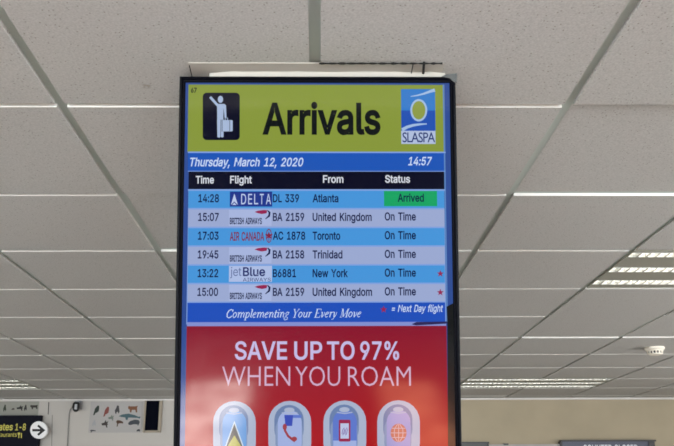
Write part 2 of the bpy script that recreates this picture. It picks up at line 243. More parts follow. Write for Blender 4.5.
GLYPHS[' '] = (138, [])
def tidy(l):
    P = [(l[2*q], l[2*q+1]) for q in range(len(l)//2)]; out = []
    for p in P:
        if not out or math.hypot(p[0]-out[-1][0], p[1]-out[-1][1]) > 3.2: out.append(p)
    while math.hypot(out[0][0]-out[-1][0], out[0][1]-out[-1][1]) <= 3.2: out.pop()
    return [(x/254, y/254) for x, y in out]
def area(P): return sum(P[q-1][0]*P[q][1]-P[q][0]*P[q-1][1] for q in range(len(P)))/2
def inside(p, P):
    r = False
    for q in range(len(P)):
        (x0, y0), (x1, y1) = P[q-1], P[q]
        if (y0 > p[1]) != (y1 > p[1]) and p[0] < (x1-x0)*(p[1]-y0)/(y1-y0)+x0: r = not r
    return r
def thicken(P, bold):          # shift every outline point outwards with a limited mitre
    Q = []; n = len(P)
    for q in range(n):
        ax, ay = P[q][0]-P[q-1][0], P[q][1]-P[q-1][1]; bx, by = P[(q+1) % n][0]-P[q][0], P[(q+1) % n][1]-P[q][1]
        la, lb = math.hypot(ax, ay), math.hypot(bx, by)
        mx_, my_ = -ay/la-by/lb, ax/la+bx/lb; k = bold*2/max(mx_*mx_+my_*my_, 1.2)
        Q.append((P[q][0]+mx_*k, P[q][1]+my_*k))
    return Q
_fill = {}
def filled(ch, bold):          # one letter as triangles; its overlapping strokes are filled one by one
    if (ch, bold) in _fill: return _fill[(ch, bold)]
    loops = [tidy(l) for l in GLYPHS[ch][1]]; V, F = [], []
    outer = [P for P in loops if area(P) < 0]; holes = [P for P in loops if area(P) >= 0]
    for P in outer:
        cu = bpy.data.curves.new('lettering', 'CURVE'); cu.dimensions = '2D'; cu.fill_mode = 'FRONT'
        for S in [P] + [h for h in holes if inside(h[0], P)]:
            Q = thicken(S, bold); sp_ = cu.splines.new('POLY'); sp_.points.add(len(Q)-1); sp_.use_cyclic_u = True
            for q, (x, y) in enumerate(Q): sp_.points[q].co = (x, y, 0, 1)
        o = bpy.data.objects.new('lettering', cu); C.objects.link(o)
        dg = bpy.context.evaluated_depsgraph_get(); dg.update()
        me = bpy.data.meshes.new_from_object(o.evaluated_get(dg)); k = len(V)
        V += [(p.co.x, p.co.y) for p in me.vertices]; F += [tuple(i+k for i in p.vertices) for p in me.polygons]
        bpy.data.objects.remove(o); bpy.data.curves.remove(cu); bpy.data.meshes.remove(me)
    _fill[(ch, bold)] = (V, F); return V, F
def sans_mesh(string, bold=0.0, shear=0.0, space=1.0):
    pen = 0.0; v, f = [], []
    for ch in string:
        V, F = filled(ch, bold); k = len(v)
        v += [(pen + x + y*shear, y) for x, y in V]; f += [tuple(i+k for i in q) for q in F]
        pen += GLYPHS[ch][0]/254*space
    x0 = min(p[0] for p in v); x1 = max(p[0] for p in v)
    return [((p[0]-x0)/(x1-x0), p[1]) for p in v], f
_tc = {}
def text_mesh(string, bold=0.0, shear=0.0, space=1.0, face='sans'):
    key = (string, bold, shear, space, face)
    if key in _tc: return _tc[key]
    if face == 'sans':
        _tc[key] = sans_mesh(string, bold, shear, space); return _tc[key]
    def make(t):
        cu = bpy.data.curves.new('lettering', 'FONT'); cu.body = t; cu.size = 1; cu.offset = bold; cu.shear = shear
        cu.space_character = space; cu.resolution_u = 3; cu.fill_mode = 'FRONT'
        o = bpy.data.objects.new('lettering', cu); C.objects.link(o)
        dg = bpy.context.evaluated_depsgraph_get(); dg.update()
        me = bpy.data.meshes.new_from_object(o.evaluated_get(dg))
        vs_ = [tuple(v.co) for v in me.vertices]; fs = [tuple(p.vertices) for p in me.polygons]
        bpy.data.objects.remove(o); bpy.data.curves.remove(cu); bpy.data.meshes.remove(me)
        return vs_, fs
    hv, _ = make('H'); cap0 = min(v[1] for v in hv); cap1 = max(v[1] for v in hv)
    v, f = make(string)
    x0 = min(p[0] for p in v); x1 = max(p[0] for p in v)
    _tc[key] = ([((p[0]-x0)/(x1-x0), (p[1]-cap0)/(cap1-cap0)) for p in v], f)
    return _tc[key]

# ------------------------------------------------------------------ the setting
def ray(x, y): return rt*(x-PPX) + up*(PPY-y) + fw*F_PX
WALL_Y = 8.03
def on_wall(x, y, Y=WALL_Y):
    d = ray(x, y); return EYEV + d*(Y/d.y)

def tile_material():
    m = mat('mineral_fibre_tile', (190, 187, 182), 0.9, spec=0.1); nt = m.node_tree; b = nt.nodes['Principled BSDF']
    tc = nt.nodes.new('ShaderNodeTexCoord')
    v = nt.nodes.new('ShaderNodeTexVoronoi'); v.inputs['Scale'].default_value = 100
    n = nt.nodes.new('ShaderNodeTexNoise'); n.inputs['Scale'].default_value = 30; n.inputs['Detail'].default_value = 3
    n2 = nt.nodes.new('ShaderNodeTexNoise'); n2.inputs['Scale'].default_value = 220; n2.inputs['Detail'].default_value = 2
    wv = nt.nodes.new('ShaderNodeTexWhiteNoise')
    lt = nt.nodes.new('ShaderNodeMath'); lt.operation = 'LESS_THAN'; lt.inputs[1].default_value = 0.2
    rare = nt.nodes.new('ShaderNodeMath'); rare.operation = 'GREATER_THAN'; rare.inputs[1].default_value = 0.55
    mul = nt.nodes.new('ShaderNodeMath'); mul.operation = 'MULTIPLY'
    fac = nt.nodes.new('ShaderNodeMath'); fac.operation = 'MULTIPLY'; fac.inputs[1].default_value = 0.62
    cr = nt.nodes.new('ShaderNodeValToRGB')
    cr.color_ramp.elements[0].position = 0.3; cr.color_ramp.elements[0].color = (*lin((174, 171, 166)), 1)
    cr.color_ramp.elements[1].position = 0.7; cr.color_ramp.elements[1].color = (*lin((194, 191, 186)), 1)
    mx = nt.nodes.new('ShaderNodeMix'); mx.data_type = 'RGBA'; mx.inputs['B'].default_value = (*lin((120, 112, 100)), 1)
    L = nt.links.new
    L(tc.outputs['Object'], v.inputs['Vector']); L(tc.outputs['Object'], n.inputs['Vector']); L(tc.outputs['Object'], n2.inputs['Vector'])
    L(v.outputs['Position'], wv.inputs['Vector']); L(wv.outputs['Value'], rare.inputs[0])
    L(v.outputs['Distance'], lt.inputs[0]); L(lt.outputs[0], mul.inputs[0]); L(rare.outputs[0], mul.inputs[1]); L(mul.outputs[0], fac.inputs[0])
    L(n2.outputs[0], cr.inputs[0]); L(cr.outputs[0], mx.inputs['A']); L(fac.outputs[0], mx.inputs['Factor'])
    # two faint brown smudges on one tile
    d_ = ray(143.5, 86.5); c_ = EYEV + d_*((H-EYE)/d_.z)
    sb = nt.nodes.new('ShaderNodeVectorMath'); sb.operation = 'SUBTRACT'; sb.inputs[1].default_value = (c_.x, c_.y, H)
    ml = nt.nodes.new('ShaderNodeVectorMath'); ml.operation = 'MULTIPLY'; ml.inputs[1].default_value = (1/0.032, 1/0.013, 0)
    ln = nt.nodes.new('ShaderNodeVectorMath'); ln.operation = 'LENGTH'
    mr = nt.nodes.new('ShaderNodeMapRange'); mr.inputs['From Min'].default_value = 1.0; mr.inputs['From Max'].default_value = 0.5
    nz = nt.nodes.new('ShaderNodeMapRange'); nz.inputs['From Min'].default_value = 0.46; nz.inputs['From Max'].default_value = 0.6; nz.inputs['To Max'].default_value = 0.55
    n3 = nt.nodes.new('ShaderNodeTexNoise'); n3.inputs['Scale'].default_value = 45
    pr = nt.nodes.new('ShaderNodeMath'); pr.operation = 'MULTIPLY'
    mx2 = nt.nodes.new('ShaderNodeMix'); mx2.data_type = 'RGBA'; mx2.inputs['B'].default_value = (*lin((128, 112, 92)), 1)
    L(tc.outputs['Object'], sb.inputs[0]); L(sb.outputs[0], ml.inputs[0]); L(ml.outputs[0], ln.inputs[0]); L(ln.outputs['Value'], mr.inputs['Value'])
    L(tc.outputs['Object'], n3.inputs['Vector']); L(n3.outputs[0], nz.inputs['Value']); L(mr.outputs[0], pr.inputs[0]); L(nz.outputs[0], pr.inputs[1])
    L(mx.outputs['Result'], mx2.inputs['A']); L(pr.outputs[0], mx2.inputs['Factor'])
    L(mx2.outputs['Result'], b.inputs['Base Color'])
    return m
M_TILE = tile_material()
M_TEE = mat('painted_steel_tee', (178, 186, 178), 0.5)
M_WHITE = mat('white_painted_wall', (177, 171, 164), 0.7)
M_BEIGE = noise_mat('beige_painted_wall', (160, 147, 123), (153, 141, 118), 3, 0.75)
M_TRIM = mat('white_enamel_trim', (196, 191, 185), 0.5)
M_ROOM = noise_mat('painted_wall', (186, 184, 180), (180, 178, 174), 2)
M_FLOOR = noise_mat('pale_terrazzo', (132, 130, 128), (116, 115, 113), 60, 0.35)
M_WARM_TINT = noise_mat('warm_reflection_tint', (160, 104, 72), (116, 66, 44), 3.5, 0.6)
M_PALE_TINT = noise_mat('pale_reflection_tint', (226, 218, 212), (118, 108, 104), 4.5, 0.6)

LIGHTS = [(2, 2), (2, 8), (-6, 8)]            # (first column, row) of the two-tile-wide lamps
def is_lamp(i, k): return any(k == r and c <= i <= c+1 for c, r in LIGHTS)
rnd = random.Random(4)
cl = MB(); M_LIT_EDGE = mat('lit_tile_edge', (224, 221, 215), 0.7)  # lighter tone puts the light into the tile edges facing the viewer
SUNK = {(1, 0): 0.0084, (-1, 1): 0.0084, (2, 4): 0.005, (3, 4): 0.005, (2, 3): 0.001}   # tiles sitting high in the grid
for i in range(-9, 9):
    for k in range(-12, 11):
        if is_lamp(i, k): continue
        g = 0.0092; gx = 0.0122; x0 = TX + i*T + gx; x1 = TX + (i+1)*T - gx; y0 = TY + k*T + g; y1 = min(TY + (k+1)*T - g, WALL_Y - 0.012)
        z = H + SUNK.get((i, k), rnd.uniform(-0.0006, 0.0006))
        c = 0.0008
        cl.box(x0, x1, y0, y1, z, H+0.014, M_LIT_EDGE); cl.bm.faces.ensure_lookup_table()
        for f in cl.bm.faces[-6:]:          # all but the y-facing edges keep the plain tile colour
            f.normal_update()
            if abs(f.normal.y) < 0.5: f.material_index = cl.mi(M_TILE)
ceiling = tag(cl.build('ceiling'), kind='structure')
gb = MB(); zt = H+0.0088
for i in range(-9, 10):
    x = TX + i*T
    def run(a, b): gb.box(x-0.0165, x+0.0165, a, b, zt, zt+0.03, M_TEE)
    if i == 0: run(-5.56, WALL_Y)
    else:
        rows = [k for k in range(-12, 11) if is_lamp(i-1, k) and is_lamp(i, k)]; a = -5.56
        for k in rows: run(a, TY+k*T); a = TY+(k+1)*T
        run(a, WALL_Y)
for k in range(-11, 11):
    gb.box(-5.5, 5.5, TY+k*T-0.012, TY+k*T+0.012, zt+0.0004, zt+0.028, M_TEE)
tag(gb.build('trim_1'), kind='structure')
tag(MB().box(-5.7, 5.7, -5.7, 8.3, H+0.35, H+0.45, M_ROOM).build('trim_2'), kind='structure')   # slab above the suspended ceiling
tag(MB().box(-5.5, 5.5, -5.5, WALL_Y, -0.1, 0, M_FLOOR).build('floor'), kind='structure')
tag(MB().box(0.30, 1.3, -5.5, -1.0, 0.0, 0.004, M_WARM_TINT).build('reflection_strip_warm'), kind='structure')  # unseen strip added to tint the screen reflection orange
tag(MB().box(-1.35, -0.42, -5.5, -1.0, 0.0, 0.004, M_PALE_TINT).build('reflection_strip_pale'), kind='structure')      # unseen pale strip added to whiten the screen reflection
XS = 0.35                                                                                    # white and beige halves of the far wall
tag(MB().box(-5.5, XS, WALL_Y, WALL_Y+0.15, 0, H+0.35, M_WHITE).build('wall_back'), kind='structure')
tag(MB().box(XS, 5.5, WALL_Y, WALL_Y+0.15, 0, H+0.35, M_BEIGE).build('wall_far'), kind='structure')
tag(MB().box(-5.5, 5.5, WALL_Y-0.022, WALL_Y, H-0.017, H+0.004, M_TRIM).build('trim_4'), kind='structure')
tag(MB().box(5.5, 5.65, -5.5, WALL_Y+0.15, 0, H+0.35, M_ROOM).build('wall_right'), kind='structure')
tag(MB().box(-5.65, 5.65, -5.65, -5.5, 0, H+0.35, mat('dark_painted_wall', (84, 84, 88), 0.7)).build('wall_front'), kind='structure')
wl = MB(); ya, yb = -3.7, -1.3                      # side wall; two made-up slits aim the sun at the floor strips
t20 = math.tan(SUN_EL)
o1 = (t20*(5.5-1.15), t20*(5.5-0.55)); o2 = (t20*(5.5+0.55), t20*(5.5+1.1))
wl.box(-5.55, -5.5, -5.5, ya, 0, H+0.35, M_ROOM); wl.box(-5.55, -5.5, yb, WALL_Y+0.15, 0, H+0.35, M_ROOM)
for a, b in ((0, o1[0]), (o1[1], o2[0]), (o2[1], H+0.35)): wl.box(-5.55, -5.5, ya, yb, a, b, M_ROOM)
tag(wl.build('wall_left'), kind='structure')

# added frames around the area lamps; no openings are cut behind them
M_ADDFRAME = mat('added_frame_paint', (210, 208, 202), 0.5)
n_ = 0
for sx in (-1, 1):
    n_ += 1; w = MB(); x0, x1, z0, z1 = sx*3.6-1.76, sx*3.6+1.76, 0.54, 2.36
    for b_ in ((x0, x1, z0, z0+0.05), (x0, x1, z1-0.05, z1), (x0, x0+0.05, z0+0.05, z1-0.05), (x1-0.05, x1, z0+0.05, z1-0.05)): w.box(b_[0], b_[1], -5.5, -5.37, b_[2], b_[3], M_ADDFRAME)
    tag(w.build('added_frame_%d' % n_), kind='structure')
    n_ += 1; w = MB(); y0, y1, z0, z1 = -0.46, 5.66, 0.44, 2.06; xa_, xb_ = sorted((sx*5.5, sx*5.37))
    for b_ in ((y0, y1, z0, z0+0.05), (y0, y1, z1-0.05, z1), (y0, y0+0.05, z0+0.05, z1-0.05), (y1-0.05, y1, z0+0.05, z1-0.05)): w.box(xa_, xb_, b_[0], b_[1], b_[2], b_[3], M_ADDFRAME)
    tag(w.build('added_frame_%d' % n_), kind='structure')

# ------------------------------------------------------------------ recessed louvred ceiling lights
M_LAMPBODY = mat('lamp_housing_steel', (150, 148, 135), 0.5)
M_LOUVRE = mat('louvre_aluminium', (185, 185, 182), 0.35, metal=0.6)
M_TROUGH = mat('white_reflector', (236, 236, 232), 0.45)
M_TUBE = mat('fluorescent_tube', (240, 240, 236), 0.4, emit=(255, 250, 240), strength=8.0)
def ceiling_lamp(col, row, label):
    x0 = TX + col*T + 0.011; x1 = TX + (col+2)*T - 0.011; y0 = TY + row*T + 0.011; y1 = TY + (row+1)*T - 0.011
    base = Vector((x0, y0, H)); W = x1-x0; D = y1-y0
    root = tag(empty('ceiling_light', base), label, 'ceiling light', 'recessed strip lights in the ceiling')
    hb = MB(); top = 0.10
    hb.box(0, W, 0, D, top, top+0.003, M_LAMPBODY)
    for a, b in ((0, 0.003), (W-0.003, W)): hb.box(a, b, 0, D, 0.001, top, M_LAMPBODY)
    for a, b in ((0, 0.003), (D-0.003, D)): hb.box(0.003, W-0.003, a, b, 0.001, top, M_LAMPBODY)
    hb.build('housing', root)
    slots = [(0.045, 0.14), (0.415, 0.525), (0.775, 0.885)]
    edges = [0.003] + [v*D for s in slots for v in s] + [D-0.003]
    for q in range(0, len(edges), 2):
        MB().box(0.003, W-0.003, edges[q], edges[q+1], 0.002, 0.006, M_LAMPBODY).build('cover_strip', root)
    for a, b in slots:
        a *= D; b *= D
        tr = MB()
        tr.box(0.004, W-0.004, a-0.002, a, 0.006, 0.075, M_TROUGH); tr.box(0.004, W-0.004, b, b+0.002, 0.006, 0.075, M_TROUGH)
        tr.box(0.004, W-0.004, a, b, 0.075, 0.077, M_TROUGH)
        tr.build('reflector', root)
        MB().tube([(0.02, (a+b)/2, 0.05), (W-0.02, (a+b)/2, 0.05)], 0.013, M_TUBE, 12).build('tube', root)
        lv = MB(); n = 32
        for j in range(1, n):
            x = W*j/n; d = 0.0012
            lv.prism([(x-d*3.2, a, 0.0), (x+d*3.2, a, 0.0), (x+d*0.8, a, 0.019), (x-d*0.8, a, 0.019)], (0, b-a, 0), M_LOUVRE)
        for p_, q_ in ((a-0.001, a+0.0015), (b-0.0015, b+0.001)): lv.box(0.004, W-0.004, p_, q_, 0.0, 0.012, M_LOUVRE)
        lv.build('louvre', root)
ceiling_lamp(2, 2, 'nearest louvred strip light, cut by the right edge of the photo')
ceiling_lamp(2, 8, 'far louvred strip light just right of the arrivals display')
ceiling_lamp(-6, 8, 'far louvred strip light at the left edge, above the gates sign')

# ------------------------------------------------------------------ smoke detector
M_DET = mat('ivory_plastic', (228, 220, 205), 0.45); M_DARK = mat('dark_slots', (62, 60, 58), 0.7)
d = ray(654.4, 347.5); sp = EYEV + d*((H-EYE)/d.z)
sd = tag(empty('smoke_detector', (sp.x, sp.y, H)), 'round ivory smoke detector on the ceiling tiles', 'smoke detector')
MB().lathe([(0.062, 0.0), (0.062, -0.010), (0.058, -0.016), (0.052, -0.02), (0.050, -0.026)], M_DET, 36).build('base', sd)
MB().lathe([(0.044, -0.026), (0.043, -0.040)], M_DARK, 36).build('sensor_chamber', sd)
vn = MB()
for q in range(14):
    a = 2*math.pi*q/14; r = Matrix.Rotation(a, 3, 'Z')
    vn.prism([r @ Vector(p) for p in ((0.040, -0.004, -0.026), (0.048, -0.004, -0.026), (0.048, 0.004, -0.026), (0.040, 0.004, -0.026))], (0, 0, -0.015), M_DET)
vn.build('vent_ribs', sd)
MB().lathe([(0.046, -0.040), (0.044, -0.045), (0.034, -0.049), (0.012, -0.050)], M_DET, 36).build('cap', sd)

# ------------------------------------------------------------------ things on the far wall
def wall_rect(mb, x0, x1, y0, y1, near, far, m, Y=WALL_Y):
    """box on the far wall: photo rectangle, distances in front of the wall"""
    xm, ym = (x0+x1)/2, (y0+y1)/2
    Z = Y-near
    a, b = on_wall(x0, ym, Z).x, on_wall(x1, ym, Z).x; t, u = on_wall(xm, y0, Z).z, on_wall(xm, y1, Z).z
    mb.box(a, b, Y-near, Y-far, u, t, m)
def wall_poly(mb, pts, near, thick, m, Y=WALL_Y):
    mb.prism([on_wall(x, y, Y-near) for x, y in pts], (0, thick, 0), m)
def wall_text(mb, s, x0, x1, yb, yc, near, m, bold=0.0, Y=WALL_Y, thick=0.0):
    v, f = text_mesh(s, bold); ym = (yb+yc)/2
    a, b = on_wall(x0, ym, Y-near).x, on_wall(x1, ym, Y-near).x; z0, z1 = on_wall(x0, yb, Y-near).z, on_wall(x0, yc, Y-near).z
    vv = [mb.bm.verts.new((a+(b-a)*p[0], Y-near, z0+(z1-z0)*p[1])) for p in v]; i = mb.mi(m)
    for q in f:
        try: mb.bm.faces.new([vv[k] for k in q]).material_index = i
        except ValueError: pass
def root_at(name, x, y, near=0.0):
    p = on_wall(x, y); return empty(name, (p.x, WALL_Y-near, p.z))
def under(o, root):           # parent while keeping the place
    o.parent = root; o.matrix_parent_inverse = Matrix.Translation(-root.location); return o

M_SIGN = mat('black_sign_face', (20, 21, 30), 0.8, spec=0.1); M_YEL = mat('yellow_lettering', (196, 186, 84), 0.6)
M_DISC = mat('white_disc', (226, 224, 224), 0.5); M_INK = mat('black_ink', (26, 25, 26), 0.6)
gs = tag(root_at('gate_sign', -20, 452), 'black hanging sign with yellow gates 1-8 lettering and round arrow', 'sign')
m = MB(); wall_rect(m, -88, 38.7, 415.5, 458, 0.09, 0.03, M_SIGN); under(m.build('sign_panel'), gs)
for a_, b_ in ((-60, -50), (12, 22)):
    m = MB(); wall_rect(m, a_, b_, 425, 450, 0.03, 0.0, M_SIGN); under(m.build('wall_bracket'), gs)
m = MB(); wall_text(m, 'Gates', -6.2, 12.9, 430.2, 423.6, 0.0915, M_YEL, 0.03); under(m.build('gates_lettering'), gs)
m = MB(); wall_text(m, '1-8', 15.4, 25.8, 430.2, 423.8, 0.0915, M_YEL, 0.03); under(m.build('number_lettering'), gs)
m = MB(); wall_text(m, 'Restaurants', -9, 16.8, 436.8, 432.6, 0.0915, M_YEL, 0.0); under(m.build('restaurants_lettering'), gs)
m = MB()
wall_poly(m, [(18.4, 432.6), (19.2, 432.6), (19.2, 438), (18.4, 438)], 0.0915, 0.0012, M_YEL)
wall_poly(m, [(17.7, 432.6), (20.0, 432.6), (20.0, 434.6), (17.7, 434.6)], 0.0918, 0.001, M_YEL)
wall_poly(m, [(20.9, 432.6), (21.8, 433.4), (21.7, 438), (20.9, 438)], 0.0915, 0.0012, M_YEL)
under(m.build('cutlery_symbol'), gs)
m = MB(); wall_poly(m, [(38.8+8.6*math.cos(a*math.pi/24), 430+8.7*math.sin(a*math.pi/24)) for a in range(48)], 0.105, 0.03, M_DISC); disc = under(m.build('arrow_disc'), gs)
m = MB(); wall_poly(m, [(32.3, 429.0), (40.2, 429.0), (37.2, 426.2), (38.6, 424.6), (45.2, 430.2), (38.6, 435.8), (37.2, 434.2), (40.2, 431.4), (32.3, 431.4)], 0.1065, 0.002, M_INK)
m.build('arrow', disc)

# animal silhouettes, unit outlines (x right, y down)
BIRD = [(0.0, 1.0), (0.18, 0.62), (0.3, 0.36), (0.55, 0.15), (0.8, 0.0), (1.0, 0.1), (0.98, 0.34), (0.9, 0.6), (0.62, 0.74), (0.4, 0.78), (0.2, 1.0)]
UPRIGHT = [(0.1, 1.0), (0.0, 0.6), (0.3, 0.3), (0.5, 0.0), (0.85, 0.05), (0.9, 0.35), (1.0, 0.7), (0.8, 1.0), (0.6, 0.75), (0.4, 0.8), (0.3, 1.0)]
BEAST = [(0.0, 0.25), (0.08, 0.02), (0.2, 0.1), (0.75, 0.1), (1.0, 0.0), (0.92, 0.3), (0.93, 1.0), (0.8, 1.0), (0.74, 0.62), (0.38, 0.62), (0.34, 1.0), (0.2, 1.0), (0.16, 0.55), (0.04, 0.5)]
WHALE = [(0.0, 0.4), (0.16, 0.14), (0.45, 0.0), (0.72, 0.22), (0.9, 0.48), (1.0, 0.44), (0.97, 0.78), (0.86, 0.66), (0.58, 0.62), (0.44, 0.62), (0.4, 1.0), (0.33, 0.96), (0.3, 0.6), (0.12, 0.52)]
WING = [(0.0, 0.45), (0.4, 0.35), (0.62, 0.0), (0.72, 0.3), (1.0, 0.1), (0.82, 0.5), (0.95, 0.6), (0.78, 0.68), (0.86, 1.0), (0.7, 1.0), (0.6, 0.7), (0.1, 0.72)]
LIZARD = [(0.0, 0.3), (0.2, 0.05), (0.6, 0.1), (1.0, 0.3), (0.98, 0.55), (0.7, 0.5), (0.45, 0.52), (0.3, 0.6), (0.22, 1.0), (0.1, 1.0), (0.15, 0.55)]
FISH = [(0.0, 0.55), (0.2, 0.2), (0.55, 0.0), (0.88, 0.05), (1.0, 0.35), (0.92, 0.7), (0.84, 1.0), (0.78, 0.75), (0.5, 0.72), (0.2, 0.85), (0.05, 0.8)]
def picture(root, shape, x0, x1, y0, y1, rgb, name='animal_picture', flip=False, near=0.0055):
    m = MB(); pts = [((x1-(x1-x0)*p[0]) if flip else (x0+(x1-x0)*p[0]), y0+(y1-y0)*p[1]) for p in shape]
    wall_poly(m, pts, near, 0.0012, mat('print_%d_%d_%d' % rgb, rgb, 0.7)); under(m.build(name), root)
M_PAPER = mat('poster_paper', (163, 159, 156), 0.7); M_PAPER2 = mat('poster_paper_grey', (142, 141, 132), 0.7)
def zx(x): return 88 + x/8.868
def zy(y): return 398 + y/8.868
ps = tag(root_at('wildlife_poster', 116, 432), 'pale wildlife poster with ten small animal pictures beside dark narrow panel', 'poster')
m = MB(); wall_rect(m, 89.6, 142.2, 401.5, 432.6, 0.0045, 0.0, M_PAPER); under(m.build('poster_sheet'), ps)
for sh, a, b, c, e, rgb, fl in (
    (BIRD, 45, 100, 65, 152, (40, 50, 44), 0), (BIRD, 135, 187, 74, 165, (120, 62, 56), 0), (UPRIGHT, 238, 280, 65, 140, (62, 60, 62), 0),
    (BEAST, 355, 442, 68, 128, (112, 72, 46), 0), (WING, 178, 232, 148, 202, (104, 112, 104), 0), (WHALE, 272, 466, 138, 196, (62, 88, 94), 0),
    (UPRIGHT, 36, 70, 195, 250, (150, 150, 152), 0), (WING, 118, 182, 195, 262, (54, 46, 44), 0), (LIZARD, 248, 312, 193, 254, (72, 50, 36), 0),
    (FISH, 355, 460, 192, 248, (58, 62, 68), 0)):
    picture(ps, sh, zx(a), zx(b), zy(c), zy(e), rgb, flip=bool(fl))
picture(ps, LIZARD, zx(18), zx(68), zy(280), zy(308), (62, 62, 66), 'printed_mark'); picture(ps, FISH, zx(430), zx(462), zy(276), zy(300), (48, 48, 54), 'printed_mark')
p2 = tag(root_at('wildlife_poster', 10, 417), 'greyer wildlife poster half hidden behind the black gates sign', 'poster')
m = MB(); wall_rect(m, -26, 38.5, 401.5, 418.5, 0.0045, 0.0, M_PAPER2); under(m.build('poster_sheet'), p2)
for sh, a, b, c, e, rgb in ((UPRIGHT, 3.2, 6.2, 404.5, 411.5, (50, 56, 42)), (FISH, 11.5, 14.5, 408, 410.4, (70, 62, 56)), (WING, 16.5, 23.5, 405.2, 410.6, (38, 36, 34)),
    (UPRIGHT, 24, 26.8, 404.6, 410.8, (44, 44, 42)), (BEAST, 30.2, 38, 404.8, 409.2, (46, 42, 36)), (BIRD, -8, -4, 404.5, 412, (60, 60, 52))):
    picture(p2, sh, a, b, c, e, rgb)

np_ = tag(root_at('dark_panel', 152, 432), 'narrow dark glass panel in beige frame beside the wildlife poster', 'panel')
M_FRAME = mat('beige_frame', (146, 134, 116), 0.5); M_PANE = mat('dark_pane', (11, 13, 21), 0.6, spec=0.0)
m = MB()
wall_rect(m, 143.7, 145.3, 400.6, 432.4, 0.03, 0, M_FRAME); wall_rect(m, 158.6, 161.4, 400.6, 432.4, 0.03, 0, M_FRAME); wall_rect(m, 145.3, 158.6, 430.4, 432.4, 0.03, 0, M_FRAME)
under(m.build('frame'), np_)
m = MB(); wall_rect(m, 145.3, 158.6, 400.6, 430.4, 0.016, 0, M_PANE); under(m.build('pane'), np_)

M_CAMG = mat('grey_camera_plastic', (120, 120, 122), 0.4); M_CAMB = mat('black_camera_plastic', (26, 26, 28), 0.35); M_CAMD = mat('smoked_dome', (165, 167, 170), 0.12)
wc = tag(root_at('wall_camera', 76, 402), 'small grey and black dome camera under the ceiling with dangling cable', 'camera')
m = MB(); wall_rect(m, 74.5, 80.8, 400.8, 409, 0.05, 0, M_CAMG); under(m.build('mount_box'), wc)
p = on_wall(76.2, 407, WALL_Y-0.085)
o = MB().lathe([(0.024, 0.045), (0.034, 0.035), (0.036, 0.0), (0.034, -0.012), (0.03, -0.014)], M_CAMB, 20).build('camera_body'); o.location = (p.x, WALL_Y-0.085, p.z); under(o, wc)
o = MB().lathe([(0.030, -0.012), (0.029, -0.024), (0.023, -0.037), (0.012, -0.045), (0.003, -0.047)], M_CAMB, 20).build('dome'); o.location = (p.x, WALL_Y-0.085, p.z); under(o, wc)
m = MB(); wall_rect(m, 74.6, 76.8, 404.2, 409.4, 0.128, 0.10, M_CAMD); under(m.build('lens_cover'), wc)
M_CABLE = mat('grey_cable', (132, 130, 126), 0.6)
m = MB(); pts = [on_wall(x, y, WALL_Y-0.012) for x, y in ((75, 405.2), (72.4, 406.6), (70.4, 409.6), (69.2, 414), (68.7, 421), (68.3, 431), (67.8, 440), (67.4, 446), (67.0, 462))]
m.tube(pts, 0.0055, M_CABLE, 8); under(m.build('cable'), wc)
M_SEAM = mat('wall_joint', (118, 116, 112), 0.8)
m = MB(); wall_poly(m, [(48.4, 402.2), (49.2, 402.2), (48.5, 414.5), (47.8, 414.5)], 0.002, 0.002, M_INK); tag(m.build('trim_5'), kind='structure')
m = MB(); wall_poly(m, [(52.0, 415), (52.6, 415), (51.4, 470), (50.8, 470)], 0.002, 0.002, M_SEAM); tag(m.build('trim_6'), kind='structure')

# things low on the beige half of the wall
M_NAVY = mat('navy_sign_face', (58, 62, 80), 0.4); M_BLK = mat('black_sign_frame', (32, 28, 30), 0.4); M_LET = mat('pale_lettering', (205, 205, 212), 0.5)
cs = tag(root_at('counter_sign', 608, 470), 'dark blue counter sign in black frame on the beige wall', 'sign')
m = MB(); wall_rect(m, 563.5, 650.5, 441.6, 466, 0.06, 0.0, M_NAVY); under(m.build('sign_panel'), cs)
m = MB(); wall_rect(m, 561.4, 656.2, 439.9, 441.6, 0.075, 0, M_BLK); wall_rect(m, 561.4, 563.5, 441.6, 468, 0.075, 0, M_BLK); wall_rect(m, 650.5, 656.2, 441.6, 468, 0.075, 0, M_BLK); wall_rect(m, 563.5, 650.5, 466, 468, 0.075, 0, M_BLK)
under(m.build('sign_frame'), cs)
m = MB(); wall_text(m, 'COUNTER CLOSED', 583.5, 638, 452.2, 445.0, 0.062, M_LET, 0.02); under(m.build('lettering'), cs)
M_DGREY = mat('dark_grey_panel', (72, 71, 70), 0.5); M_FASC = mat('pale_grey_fascia', (158, 152, 148), 0.6)
bp = tag(root_at('notice_panel', 468, 470), 'dark grey panel low on the beige wall beside the display edge', 'panel')
m = MB(); wall_rect(m, 446, 488.0, 443.2, 466, 0.05, 0.0, M_DGREY); under(m.build('panel_face'), bp)
m = MB(); wall_rect(m, 444.5, 489.3, 441.9, 443.2, 0.06, 0, M_BLK); wall_rect(m, 488.0, 489.3, 443.2, 468, 0.06, 0, M_BLK); under(m.build('panel_frame'), bp)
cf = tag(root_at('counter_fascia', 525, 470), 'pale grey counter fascia between the dark panel and blue sign', 'fascia')
m = MB(); wall_rect(m, 489.8, 561, 444.2, 470, 0.05, 0, M_FASC); under(m.build('fascia_board'), cf)
m = MB(); wall_rect(m, 503.8, 508.5, 443.4, 445.2, 0.06, 0.02, M_DGREY); under(m.build('clip'), cf)

